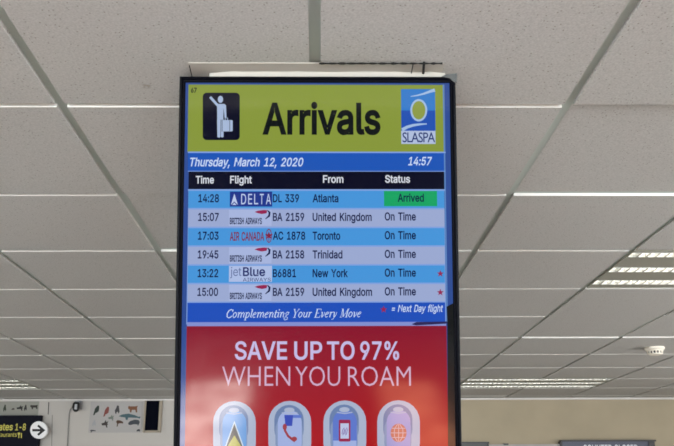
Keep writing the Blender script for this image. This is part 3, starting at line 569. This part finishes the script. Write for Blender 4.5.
# ------------------------------------------------------------------ the arrivals display
TILT = math.radians(13.0)
AU = Vector((1, 0, 0)); AV = Vector((0, -math.sin(TILT), math.cos(TILT))); AN = Vector((0, -math.cos(TILT), -math.sin(TILT)))
d = ray(317.6, 77.2); ORG = EYEV + d*((H-0.021-EYE)/d.z)
def uv(x, y):
    d = ray(x, y); s = (ORG-EYEV).dot(AN)/d.dot(AN); p = EYEV + d*s - ORG
    return p.dot(AU), p.dot(AV)
disp = tag(empty('arrivals_display', ORG), 'tall black framed arrivals display hanging from the ceiling with flight table', 'display')
disp.matrix_world = Matrix(((AU.x, AV.x, AN.x, ORG.x), (AU.y, AV.y, AN.y, ORG.y), (AU.z, AV.z, AN.z, ORG.z), (0, 0, 0, 1)))
# local axes of the display: x right, y up along its face, z out of its face
uL = (uv(179.3, 90)[0] + uv(174.2, 440)[0])/2; uR = (uv(456, 90)[0] + uv(460.6, 440)[0])/2; vB = -1.05
LZ = 0.0005
class SB(MB):
    def poly(s, pts, m, z=1):
        vs_ = [s.bm.verts.new((*uv(x, y), z*LZ)) for x, y in pts]
        f = s.bm.faces.new(vs_); f.material_index = s.mi(m); f.normal_update()
        if f.normal.z < 0: f.normal_flip()
        if len(vs_) > 4: bmesh.ops.triangulate(s.bm, faces=[f])
        return s
    def rect(s, x0, x1, y0, y1, m, z=1):
        ym = (y0+y1)/2; a, b = uv(x0, ym)[0], uv(x1, ym)[0]; t, u = uv(x0, y0)[1], uv(x0, y1)[1]
        f = s.face([(a, u, z*LZ), (b, u, z*LZ), (b, t, z*LZ), (a, t, z*LZ)], m); return s
    def oval(s, cx, cy, rx, ry, m, z=1, n=36):
        return s.poly([(cx+rx*math.cos(2*math.pi*q/n), cy+ry*math.sin(2*math.pi*q/n)) for q in range(n)], m, z)
    def pill(s, x0, x1, y0, y1, m, z=1, n=12):
        r = (x1-x0)/2; cx = (x0+x1)/2
        return s.poly([(cx-r*math.cos(math.pi*q/n), y0+r-r*math.sin(math.pi*q/n)) for q in range(n+1)] +
                      [(cx+r*math.cos(math.pi*q/n), y1-r+r*math.sin(math.pi*q/n)) for q in range(n+1)], m, z)
    def rrect(s, x0, x1, y0, y1, r, m, z=1):
        pts = []
        for cx, cy, a0 in ((x1-r, y1-r, 0), (x0+r, y1-r, 90), (x0+r, y0+r, 180), (x1-r, y0+r, 270)):
            for q in range(6): a = math.radians(a0+q*18); pts.append((cx+r*math.cos(a), cy+r*math.sin(a)))
        return s.poly(pts, m, z)
    def stroke(s, pts, w, m, z=1):
        L, R = [], []
        for k, (x, y) in enumerate(pts):
            x0, y0 = pts[max(k-1, 0)]; x1, y1 = pts[min(k+1, len(pts)-1)]; l = math.hypot(x1-x0, y1-y0) or 1
            nx, ny = -(y1-y0)/l, (x1-x0)/l; ww = (w[k] if isinstance(w, (list, tuple)) else w)/2
            L.append((x+nx*ww, y+ny*ww)); R.append((x-nx*ww, y-ny*ww))
        for k in range(len(pts)-1): s.poly([L[k], L[k+1], R[k+1], R[k]], m, z)
        return s
    def star(s, cx, cy, r, m, z=2):
        return s.poly([(cx+(r if q % 2 == 0 else r*0.4)*math.sin(math.pi*q/5), cy-(r if q % 2 == 0 else r*0.4)*math.cos(math.pi*q/5)) for q in range(10)], m, z)
    def text(s, string, x0, x1, yb, yc, m, z=2, bold=0.0, shear=0.0, space=1.0, face='sans'):
        v, f = text_mesh(string, bold, shear, space, face); ym = (yb+yc)/2
        a, b = uv(x0, ym)[0], uv(x1, ym)[0]; lo, hi = uv(x0, yb)[1], uv(x0, yc)[1]; i = s.mi(m)
        vv = [s.bm.verts.new((a+(b-a)*p[0], lo+(hi-lo)*p[1], z*LZ)) for p in v]
        for q in f:
            try: s.bm.faces.new([vv[k] for k in q]).material_index = i
            except ValueError: continue
        return s
    def make(s, name, parent): return s.build(name, parent, recalc=False)

# body
M_CASE = mat('black_casing', (12, 12, 15), 0.5, spec=0.1); M_BEZ = mat('gloss_black_bezel', (9, 10, 16), 0.35, spec=0.04)
def frame_sweep(prof, m, u0, u1, v0, v1):
    b = MB(); i = b.mi(m); rings = []
    for ins, z in prof:
        rings.append([b.bm.verts.new(p) for p in ((u0+ins, v0+ins, z), (u1-ins, v0+ins, z), (u1-ins, v1-ins, z), (u0+ins, v1-ins, z))])
    for a, c in zip(rings, rings[1:]):
        for q in range(4): b.bm.faces.new((a[q], a[(q+1) % 4], c[(q+1) % 4], c[q])).material_index = i
    return b
frame_sweep([(0.0, -0.012), (0.0, 0.004), (0.0015, 0.0058), (0.0045, 0.0062), (0.0062, 0.0045), (0.0072, 0.0030), (0.0085, 0.0036), (0.0108, 0.0034), (0.0128, 0.0006), (0.0128, -0.002)],
            M_BEZ, uL, uR, vB, 0.0).build('bezel', disp)
MB().box(uL+0.002, uR-0.002, vB+0.002, -0.002, -0.045, -0.012, M_CASE).build('casing', disp)
b = MB(); b.box(uL+0.010, uR-0.010, vB+0.010, -0.010, -0.010, 0.0, glow('border', (46, 76, 146))); screen = b.build('screen', disp)

# mounting at the ceiling
M_PLATE = mat('painted_mounting_plate', (182, 176, 166), 0.6); M_PALE_STRIP = mat('pale_strip_paint', (172, 168, 158), 0.8); M_GAP_CABLE = mat('gap_and_cable_black', (22, 21, 22), 0.7)
inv = disp.matrix_world.inverted()
def ceil_pt(x, y, dz=0.0):
    d = ray(x, y); return EYEV + d*((H-dz-EYE)/d.z)
def hang(mb, name):
    o = mb.build(name, disp); o.matrix_parent_inverse = inv; return o
y0c, y1c = ceil_pt(320, 62.5).y, 1.640; xa, xb = ceil_pt(190.5, 70).x, ceil_pt(442.5, 70).x
hang(MB().box(xa, xb, y0c, y1c, H-0.0022, H-0.0004, M_PLATE), 'mounting_plate')
hang(MB().box(-0.05, 0.05, 1.605, 1.635, H-0.09, H-0.004, M_CASE), 'mounting_arm')
rnd2 = random.Random(2); fo = MB(); n = 30; fr = []; yf = ceil_pt(320, 70.4).y
for q in range(n+1):
    x = xa + 0.042 + (xb+0.006-xa-0.042)*q/n; e = min(1, q/3, (n-q)/2)
    zt_ = H - 0.0023 - 0.0035*(1-e) - abs(rnd2.uniform(0, 0.0012))
    fr.append((x, zt_))
for (x0_, z0_), (x1_, z1_) in zip(fr, fr[1:]):
    fo.prism([(x0_, yf, z0_), (x1_, yf, z1_), (x1_, yf, H-0.016), (x0_, yf, H-0.016)], (0, 0.012, 0), M_PALE_STRIP)
hang(fo, 'pale_strip')  # uneven pale strip along the plate
rb = MB()  # ragged dark strip drawing the shadow gap at the plate's near edge
xs = [319 + (442.5-319)*q/40 for q in range(41)]
wd = [max(0.15, 1.1 + 0.7*math.sin(q*1.9) + rnd2.uniform(-0.5, 0.4)) for q in range(41)]
for q in range(40):
    a, b_, c_, e = ceil_pt(xs[q], 63.2-wd[q]/2, 0.004), ceil_pt(xs[q+1], 63.2-wd[q+1]/2, 0.004), ceil_pt(xs[q+1], 63.2+wd[q+1]/2, 0.004), ceil_pt(xs[q], 63.2+wd[q]/2, 0.004)
    rb.prism([a, b_, c_, e], (0, 0, -0.0015), M_GAP_CABLE)
hang(rb, 'gap_shade_strip')
for pts, r in (([(189.4, 65.6), (192.3, 77.5)], 0.0011), ([(413.2, 63.6), (410.8, 76)], 0.0012), ([(424.0, 62.6), (423.2, 73.8)], 0.0028)):  # first tube draws the dark crack at the plate's left end
    hang(MB().tube([ceil_pt(x, y, 0.0066) for x, y in pts], r, M_GAP_CABLE, 8), 'crack_and_cable')
M_CAP = mat('clear_grey_corner', (66, 68, 66), 0.5)
cc = SB()
cc.prism([Vector((*uv(x, y), 0.0064)) for x, y in ((441, 77.6), (445, 75.6), (456.2, 74.4), (456.2, 84.0), (454, 83.2), (451.2, 81.2), (449, 79.2))], (0, 0, 0.0014), M_CAP)
cc.build('corner_guard', disp)

# --- what the display shows
G = glow
GREEN = G('green', (134, 150, 58)); INK = G('ink', (24, 26, 30)); BLUE = G('band_blue', (28, 84, 180)); NIGHT = G('night', (3, 5, 30))
SKY = G('row_sky', (70, 148, 216)); PALE = G('row_pale', (154, 168, 208)); LINE = G('line', (128, 160, 220)); NAVY = G('navy', (8, 18, 66))
PAPER = G('paper', (186, 200, 232)); LIGHT = G('light_text', (196, 212, 240)); HEAD = G('head_text', (212, 216, 226)); CRIM = G('crimson', (146, 36, 80)); MAPLE = G('maple', (128, 34, 62))
s = SB(); s.rect(188, 444.8, 84.6, 152, GREEN, 1); s.rect(188, 445.6, 151.6, 153, LINE, 1.2); s.rect(444.6, 446.0, 84.6, 322, G('edge_line', (92, 132, 190)), 1.1)
title = s.make('title_band', disp)
SB().text('67', 191, 196.8, 92.6, 88.0, INK, 2, 0.06).make('display_number', title)
s = SB(); s.rrect(202.8, 239.8, 92.8, 140.2, 4, NIGHT, 2)
FIG = G('figure', (166, 184, 214))
def q_(x, y): return (190+x/7.433, 85+y/7.433)
s.oval(*q_(227, 108), 2.6, 3.5, FIG, 3)
s.stroke([q_(150, 90), q_(206, 152)], 2.5, FIG, 3)
s.poly([q_(x, y) for x, y in ((198, 148), (208, 142), (256, 142), (268, 152), (272, 240), (258, 246), (250, 170), (248, 258), (203, 258), (202, 168))], FIG, 3)
s.poly([q_(x, y) for x, y in ((202, 258), (228, 258), (226, 388), (218, 393), (204, 388))], FIG, 3)
s.poly([q_(x, y) for x, y in ((231, 258), (250, 258), (250, 386), (240, 392), (229, 386))], FIG, 3)
s.rrect(*[q_(240, 0)[0], q_(318, 0)[0], q_(0, 262)[1], q_(0, 346)[1]], 1, FIG, 3.2)
s.stroke([q_(262, 262), q_(262, 246), q_(280, 246), q_(280, 262)], 0.8, FIG, 3.2)
s.stroke([q_(296, 264), q_(296, 345)], 0.5, NIGHT, 3.4)
s.stroke([q_(239, 258), q_(239, 348)], 0.6, NIGHT, 3.4)
s.make('arrivals_pictogram', title)
SB().text('Arrivals', 262.5, 380.6, 133.4, 104.0, G('title_ink', (14, 20, 20)), 2, bold=0.046).make('title_lettering', title)
s = SB(); LB1 = G('logo_sky', (50, 122, 200)); LB2 = G('logo_blue', (36, 82, 176)); LW = G('logo_white', (160, 188, 222))
s.rect(401.2, 435.2, 89.2, 131, LB1, 2); s.rect(401.2, 435.2, 110.6, 131.2, LB2, 2.2); s.rect(401.2, 435.4, 130.8, 144, G('logo_pale', (176, 190, 220)), 2.2)
s.oval(418.7, 110.4, 8.4, 11.2, LW, 2.4); s.oval(418.7, 110.4, 6.6, 9.2, G('logo_green', (140, 154, 70)), 2.6)
s.stroke([(410.6, 96.6), (417, 95.6), (424, 93.8), (430, 91.6), (434.8, 90.2)], [0.7, 1.4, 2.0, 2.6, 3.2], LW, 2.4)
s.stroke([(402, 130), (407, 127.2), (413, 125.4), (420, 124.4), (426.8, 124)], [3.4, 3.0, 2.6, 2.0, 1.0], LW, 2.4)
s.text('SLASPA', 402.4, 435, 142.4, 132.6, G('logo_ink', (20, 44, 108)), 3, bold=0.004, space=0.88, face='humanist')
s.make('agency_logo', title)

s = SB(); s.rect(188, 445, 153, 171, BLUE, 1); date = s.make('date_band', disp)
SB().text('Thursday, March 12, 2020', 190.2, 303.4, 166.2, 158, LIGHT, 2, 0.034, 0.22).make('date_lettering', date)
SB().text('14:57', 408, 432, 165.2, 157.2, LIGHT, 2, 0.034, 0.22).make('clock_lettering', date)
s = SB(); s.rect(188.6, 444.2, 171.6, 189.2, NIGHT, 1.4); s.rect(188, 445, 170.9, 171.6, LINE, 1.2); s.rect(188, 445, 189.2, 190.8, LINE, 1.2)
hd = s.make('table_header', disp)
for t, a, b, y in (('Time', 195.8, 214, 183.4), ('Flight', 230.2, 252, 183.3), ('From', 323, 343.4, 182.7), ('Status', 385, 410, 182.6)):
    SB().text(t, a, b, y, y-7.2, HEAD, 2, 0.036).make('column_heading', hd)

def speed_ribbon(s, dy):       # red ribbon with a dark tail
    s.poly([(254.6, 211.9+dy), (258, 210.6+dy), (264, 209.9+dy), (267.4, 210.2+dy), (266.6, 213.2+dy), (262, 214.0+dy), (258, 213.2+dy)], CRIM, 2.4)
    s.stroke([(267.6, 210.2+dy), (269.6, 212.4+dy), (269.2, 215.8+dy), (265.4, 219.0+dy)], [0.8, 2.1, 2.1, 0.6], NAVY, 2.4)
def logo_dart(row, y):
    s = SB(); s.rect(229.9, 272.2, y+1.2, y+16.2, G('dart_navy', (32, 54, 138)), 2)
    s.poly([(234.4, y+3.2), (238.0, y+14.6), (234.4, y+11.2), (230.9, y+14.6)], PAPER, 2.3); s.poly([(234.4, y+12.4), (236.6, y+14.6), (232.2, y+14.6)], PAPER, 2.3)
    for ch, x in zip('DELTA', (241.2, 248.2, 254.2, 259.8, 266.0)): s.text(ch, x, x+(5.0 if ch in 'DA' else 4.0), y+13.9, y+3.6, PAPER, 2.3, 0.01)
    s.make('airline_logo', row)
def logo_ribbon(row, y):
    s = SB(); s.rect(229, 271.6, y+0.6, y+16.8, G('logo_paper', (166, 180, 220)), 1.8)
    s.text('BRITISH AIRWAYS', 229.9, 261.9, y+14.9, y+9.0, NAVY, 2.2, 0.045); speed_ribbon(s, y-209.0); s.make('airline_logo', row)
def logo_leaf(row, y):
    s = SB(); s.text('AIR CANADA', 229.9, 264.2, y+12.7, y+4.5, MAPLE, 2.2, 0.035)
    s.oval(268.9, y+8.0, 3.0, 7.0, MAPLE, 2.2, 24); s.oval(268.9, y+8.0, 2.3, 6.0, SKY, 2.4, 24)
    s.star(268.9, y+7.8, 4.4, MAPLE, 2.6); s.stroke([(268.9, y+8), (268.9, y+13.2)], 0.7, MAPLE, 2.6); s.make('airline_logo', row)
def logo_word(row, y):
    s = SB(); s.rect(229, 272, y+0.6, y+16.6, G('word_paper', (172, 188, 226)), 1.8)
    s.text('jet', 230.4, 241.4, y+10.6, y+2.0, G('word_grey', (92, 108, 158)), 2.2, 0.0); s.text('Blue', 243.0, 265.2, y+10.6, y+2.2, G('word_navy', (34, 44, 104)), 2.2, 0.035)
    s.text('AIRWAYS', 243.0, 270.8, y+16.2, y+12.6, G('word_navy', (34, 44, 104)), 2.2, 0.0); s.make('airline_logo', row)
ROWS = [('14:28', logo_dart, 'DL 339', 299, 'Atlanta', 338.4, 'Arrived', 0), ('15:07', logo_ribbon, 'BA 2159', 304.2, 'United Kingdom', 371.6, 'On Time', 0),
        ('17:03', logo_leaf, 'AC 1878', 305.2, 'Toronto', 340.2, 'On Time', 0), ('19:45', logo_ribbon, 'BA 2158', 304.2, 'Trinidad', 342.4, 'On Time', 0),
        ('13:22', logo_word, 'B6881', 296, 'New York', 347.8, 'On Time', 1), ('15:00', logo_ribbon, 'BA 2159', 304.2, 'United Kingdom', 372, 'On Time', 1)]
s = SB(); s.rect(187.4, 445.2, 189, 324.5, LINE, 0.6); s.make('table_ground', disp)
for k, (tm, lg, fl, fx, org, ox, st, star) in enumerate(ROWS):
    y = 190.8 + 18.72*k
    s = SB(); s.rect(188.4-0.15*k, 444.2+0.15*k, y, y+17.2, SKY if k % 2 == 0 else PALE, 1.4); row = s.make('flight_row', disp)
    bs = y + 11.3; cp = bs - 7.6; x0 = -0.18*k
    SB().text(tm, 198.4+x0, 219+x0, bs, cp, NAVY, 2, 0.036).make('time_lettering', row)
    lg(row, y-0.4)
    SB().text(fl, 272.9, fx, bs, cp, NAVY, 2, 0.036).make('flight_number', row)
    SB().text(org, 312.6, ox, bs, cp, NAVY, 2, 0.036).make('origin_lettering', row)
    if st == 'Arrived':
        s = SB(); s.rect(384, 437, y+0.2, y+15.4, G('status_green', (22, 162, 98)), 1.8); s.text(st, 397.6, 423.8, bs-0.5, cp-0.5, NAVY, 2.2, 0.036); s.make('status_lettering', row)
    else: SB().text(st, 384.7, 415.8, bs-0.5, cp-0.5, NAVY, 2, 0.036).make('status_lettering', row)
    if star: SB().star(440.3, y+8.0, 3.7, CRIM).make('next_day_star', row)
s = SB(); s.rect(187.4, 445.2, 302.8, 322.2, G('slogan_blue', (30, 78, 184)), 1.4); s.rect(187, 446, 322.2, 326.2, G('pale_rule', (130, 142, 206)), 1.2); sl = s.make('slogan_band', disp)
# old-style italic, drawn as pen strokes: letter -> (advance, strokes of (x, y) with pen width); cap height 1
T_, N_ = 0.13, 0.055
SERIF = {
 'C': (0.72, [([(0.62, 0.74), (0.6, 0.92), (0.42, 1.0), (0.2, 0.86), (0.08, 0.5), (0.16, 0.12), (0.36, 0.0), (0.56, 0.08), (0.64, 0.24)], T_), ([(0.62, 0.7), (0.66, 1.0)], N_)]),
 'o': (0.5, [([(0.24, 0.66), (0.08, 0.52), (0.05, 0.2), (0.2, 0.0), (0.38, 0.14), (0.42, 0.46), (0.24, 0.66)], 0.11)]),
 'm': (0.86, [([(0.0, 0.6), (0.14, 0.64), (0.14, 0.0)], T_), ([(0.14, 0.46), (0.34, 0.66), (0.44, 0.54), (0.44, 0.0)], 0.11), ([(0.44, 0.46), (0.62, 0.66), (0.73, 0.54), (0.73, 0.06), (0.84, 0.06)], 0.11)]),
 'n': (0.56, [([(0.0, 0.6), (0.14, 0.64), (0.14, 0.0)], T_), ([(0.14, 0.46), (0.32, 0.66), (0.43, 0.54), (0.43, 0.06), (0.54, 0.06)], 0.11)]),
 'p': (0.52, [([(0.0, 0.6), (0.13, 0.64), (0.13, -0.3)], T_), ([(0.02, -0.3), (0.26, -0.3)], N_), ([(0.13, 0.5), (0.3, 0.66), (0.44, 0.5), (0.42, 0.16), (0.26, 0.0), (0.13, 0.08)], 0.11)]),
 'l': (0.28, [([(0.0, 1.0), (0.14, 1.02), (0.14, 0.06), (0.26, 0.06)], T_)]),
 'e': (0.46, [([(0.08, 0.34), (0.3, 0.4), (0.38, 0.54), (0.26, 0.66), (0.1, 0.5), (0.05, 0.22), (0.18, 0.0), (0.36, 0.1)], 0.10)]),
 't': (0.33, [([(0.16, 0.88), (0.13, 0.1), (0.2, 0.0), (0.31, 0.08)], T_), ([(0.02, 0.62), (0.32, 0.62)], 0.07)]),
 'i': (0.29, [([(0.0, 0.6), (0.14, 0.64), (0.14, 0.06), (0.26, 0.06)], T_), ([(0.13, 0.86), (0.13, 0.99)], 0.14)]),
 'g': (0.5, [([(0.44, 0.6), (0.22, 0.66), (0.08, 0.48), (0.18, 0.26), (0.36, 0.36), (0.36, 0.58)], 0.09), ([(0.2, 0.26), (0.1, 0.12), (0.38, 0.02), (0.4, -0.2), (0.16, -0.3), (0.0, -0.16), (0.12, 0.0)], 0.09)]),
 'Y': (0.68, [([(0.12, 1.0), (0.34, 0.48), (0.34, 0.0)], T_), ([(0.34, 0.48), (0.62, 1.0)], N_), ([(0.02, 1.0), (0.24, 1.0)], N_), ([(0.5, 1.0), (0.72, 1.0)], N_), ([(0.2, 0.0), (0.48, 0.0)], N_)]),
 'u': (0.56, [([(0.0, 0.6), (0.12, 0.62), (0.12, 0.12), (0.24, 0.0), (0.42, 0.18)], 0.11), ([(0.42, 0.64), (0.42, 0.06), (0.54, 0.06)], T_)]),
 'r': (0.4, [([(0.0, 0.6), (0.14, 0.64), (0.14, 0.0)], T_), ([(0.14, 0.44), (0.26, 0.62), (0.38, 0.6)], 0.10)]),
 'E': (0.68, [([(0.18, 1.0), (0.18, 0.0)], 0.14), ([(0.06, 1.0), (0.62, 1.0), (0.62, 0.8)], 0.07), ([(0.18, 0.52), (0.46, 0.52)], 0.07), ([(0.06, 0.0), (0.62, 0.0), (0.66, 0.22)], 0.07)]),
 'v': (0.46, [([(0.0, 0.62), (0.12, 0.62), (0.2, 0.0)], T_), ([(0.2, 0.0), (0.38, 0.36), (0.38, 0.64)], 0.07)]),
 'y': (0.48, [([(0.0, 0.62), (0.12, 0.62), (0.2, 0.02)], T_), ([(0.38, 0.64), (0.36, 0.3), (0.16, -0.2), (0.0, -0.28)], 0.07)]),
 'M': (0.92, [([(0.16, 1.0), (0.16, 0.0)], N_), ([(0.2, 1.0), (0.42, 0.04)], T_), ([(0.42, 0.04), (0.76, 1.0)], N_), ([(0.76, 1.0), (0.76, 0.0)], 0.14), ([(0.04, 1.0), (0.24, 1.0)], N_), ([(0.7, 1.0), (0.9, 1.0)], N_), ([(0.04, 0.0), (0.28, 0.0)], N_), ([(0.62, 0.0), (0.9, 0.0)], N_)]),
 ' ': (0.3, [])}
s = SB(); line = 'Complementing Your Every Move'; full = sum(SERIF[c][0] for c in line); kx = (361-225.4-0.4)/full; pen = 225.4; hy = 8.3
for q, c in enumerate(line):
    for pts, w in SERIF[c][1]:
        s.stroke([(pen + x*kx + 0.26*y*hy, 317.8 - 0.7*(pen-225)/136 - y*hy) for x, y in pts], w*hy*0.92, LIGHT, 2 + 0.02*q)
    pen += SERIF[c][0]*kx
s.make('slogan_lettering', sl)
SB().text('= Next Day flight', 391.6, 443, 311.8, 305.0, LIGHT, 2, 0.025, 0.25).make('note_lettering', sl)
SB().star(383.6, 309.5, 3.8, CRIM).make('note_star', sl)

# advertisement
def ad_red():
    m = glow('ad_red', (158, 30, 48)); nt = m.node_tree; b = nt.nodes['Principled BSDF']
    tc = nt.nodes.new('ShaderNodeTexCoord'); sp_ = nt.nodes.new('ShaderNodeSeparateXYZ'); cr = nt.nodes.new('ShaderNodeValToRGB')
    e = cr.color_ramp.elements; e[0].position = 0.45; e[0].color = (*lin((170, 14, 22)), 1); e[1].position = 1.0; e[1].color = (*lin((134, 22, 46)), 1)
    nt.links.new(tc.outputs['Generated'], sp_.inputs[0]); nt.links.new(sp_.outputs['Y'], cr.inputs[0]); nt.links.new(cr.outputs[0], b.inputs['Emission Color'])
    return m
s = SB(); u0, u1 = uv(185.6, 400)[0], uv(447.6, 400)[0]; vt = uv(187, 326.2)[1]
s.face([(u0, vB+0.014, LZ), (u1, vB+0.014, LZ), (u1, vt, LZ), (u0, vt, LZ)], ad_red()); ad = s.make('advertisement', disp)
LAV = G('ad_lavender', (196, 186, 226))
for w_, a_, b_ in (('SAVE', 234.8, 287.2), ('UP', 294.2, 322.2), ('TO', 327.0, 354.6), ('97%', 360.2, 399.0)):
    SB().text(w_, a_, b_, 359.2, 341.9, LAV, 2, 0.03).make('headline_word', ad)
ROSE = G('ad_rose', (206, 172, 200))
for w_, a_, b_ in (('WHEN', 222.2, 290.2), ('YOU', 295.2, 340.2), ('ROAM', 348.0, 410.8)):
    SB().text(w_, a_, b_, 385.8, 366.6, ROSE, 2, -0.010, face='humanist').make('subline_word', ad)
RIM = G('rim', (166, 178, 202)); RIM2 = G('rim_shade', (104, 126, 168)); RIMW = G('rim_light', (168, 178, 204)); PANE = G('pane_sky', (158, 174, 220)); DEEP = G('pane_deep', (56, 76, 178)); MID = G('pane_mid', (92, 118, 200))
def ad_window(x0, x1, y0, deco, pane):
    s = SB(); w = x1-x0; yb = y0+64
    s.pill(x0, x1, y0, yb, RIMW, 2); s.pill(x0+1.2, x1-1.2, y0+1.2, yb-1.2, RIM, 2.4)
    s.pill(x0+6, x1-7.5, y0+4, y0+44, RIM2, 2.8); s.pill(x0+7, x1-8.5, y0+15, y0+56, G('rim_mid', (130, 148, 184)), 3.0); s.pill(x0+9.4, x1-9.4, y0+9.5, yb-9, pane, 3.2)
    cx = (x0+x1)/2
    s.oval(cx-0.4, y0+9.2, 5.2, 2.6, RIM, 3.6, 20); s.oval(cx-0.4, y0+8.2, 3.4, 1.6, RIMW, 3.8, 20)
    s.stroke([(cx-8, y0+11.8), (cx, y0+13), (cx+7.5, y0+11.8)], 1.0, RIMW, 3.9)
    deco(s, cx, y0); s.make('airplane_window', ad)
def deco_flag(s, cx, y):
    s.poly([(cx, y+19.5), (cx+12.2, y+53), (cx-12.2, y+53)], G('flag_white', (196, 212, 226)), 4.2)
    s.poly([(cx, y+22.5), (cx+10.8, y+53), (cx-10.8, y+53)], G('flag_black', (58, 62, 66)), 4.5)
    s.poly([(cx, y+34), (cx+11.4, y+53), (cx-11.4, y+53)], G('flag_yellow', (176, 172, 72)), 4.8)
def deco_phone(s, cx, y):
    R_ = G('icon_red', (156, 60, 70))
    s.poly([(cx-5.4, y+14), (cx+3.4, y+14), (cx+2.4, y+25), (cx-4.4, y+25)], DEEP, 3.7); s.poly([(cx-5.4, y+14), (cx+11.6, y+14), (cx+11.4, y+17), (cx-5.4, y+17)], MID, 3.65)
    s.stroke([(cx-5.4, y+24.5), (cx-4.6, y+30), (cx-1.5, y+35.2), (cx+2.5, y+38.4), (cx+5.4, y+39.8)], [3.4, 2.2, 2.4, 2.4, 3.6], R_, 4.2)
    s.oval(cx-5.0, y+26, 2.1, 3.2, R_, 4.3, 18); s.oval(cx+4.4, y+38.0, 2.9, 2.4, R_, 4.4, 18)
def deco_mobile(s, cx, y):
    R_ = G('icon_crimson', (150, 34, 74))
    s.poly([(cx-11.6, y+40), (cx+11.6, y+40), (cx+11.6, y+50), (cx-11.6, y+50)], PANE, 3.7)
    s.rrect(cx-6, cx+5.6, y+19.2, y+41.0, 1.4, R_, 4.2); s.rect(cx-4.4, cx+4.0, y+22.8, y+38.0, G('icon_screen', (186, 196, 226)), 4.5)
    for a in (-1.6, 1.3):
        s.stroke([(cx+a-1.2, y+33.5), (cx+a-0.6, y+29.5), (cx+a+0.9, y+27.0), (cx+a+1.3, y+29.0), (cx+a+0.4, y+33.0), (cx+a-0.6, y+34.6)], 0.7, G('icon_link', (120, 90, 160)), 4.8)
def deco_globe(s, cx, y):
    O_ = G('icon_orange', (184, 108, 92)); gy = y+32.5; W_ = G('icon_pale', (206, 176, 186))
    s.oval(cx, gy, 8.0, 9.2, O_, 4.2)
    for p in ([(cx, gy-9), (cx, gy+9)], [(cx-7.8, gy), (cx+7.8, gy)], [(cx-6.6, gy-4.6), (cx+6.6, gy-4.6)], [(cx-6.6, gy+4.6), (cx+6.6, gy+4.6)],
              [(cx-1, gy-8.8), (cx-4, gy-4), (cx-4.4, gy), (cx-4, gy+4), (cx-1, gy+8.8)], [(cx+1, gy-8.8), (cx+4, gy-4), (cx+4.4, gy), (cx+4, gy+4), (cx+1, gy+8.8)]):
        s.stroke(p, 0.65, W_, 4.6)
ad_window(213.2, 255.8, 401, deco_flag, G('flag_blue', (96, 152, 214))); ad_window(268.4, 311.2, 400.8, deco_phone, PANE)
ad_window(323.4, 366.2, 400.4, deco_mobile, MID); ad_window(377.2, 419.8, 400.2, deco_globe, G('pane_lilac', (150, 152, 206)))
# dark dead edge of the panel along its lower right side
s = SB(); s.poly([(446.6, 306.5), (453.6, 303), (458, 446), (458.4, 470), (448.0, 470), (447.2, 322)], G('dead_edge', (20, 22, 22)), 1.6)
s.poly([(411.5, 324.2), (416.5, 322.0), (447, 321.4), (447, 323.6), (416, 325.4)], G('dead_blue', (44, 38, 84)), 1.7); s.make('dead_edge', screen)
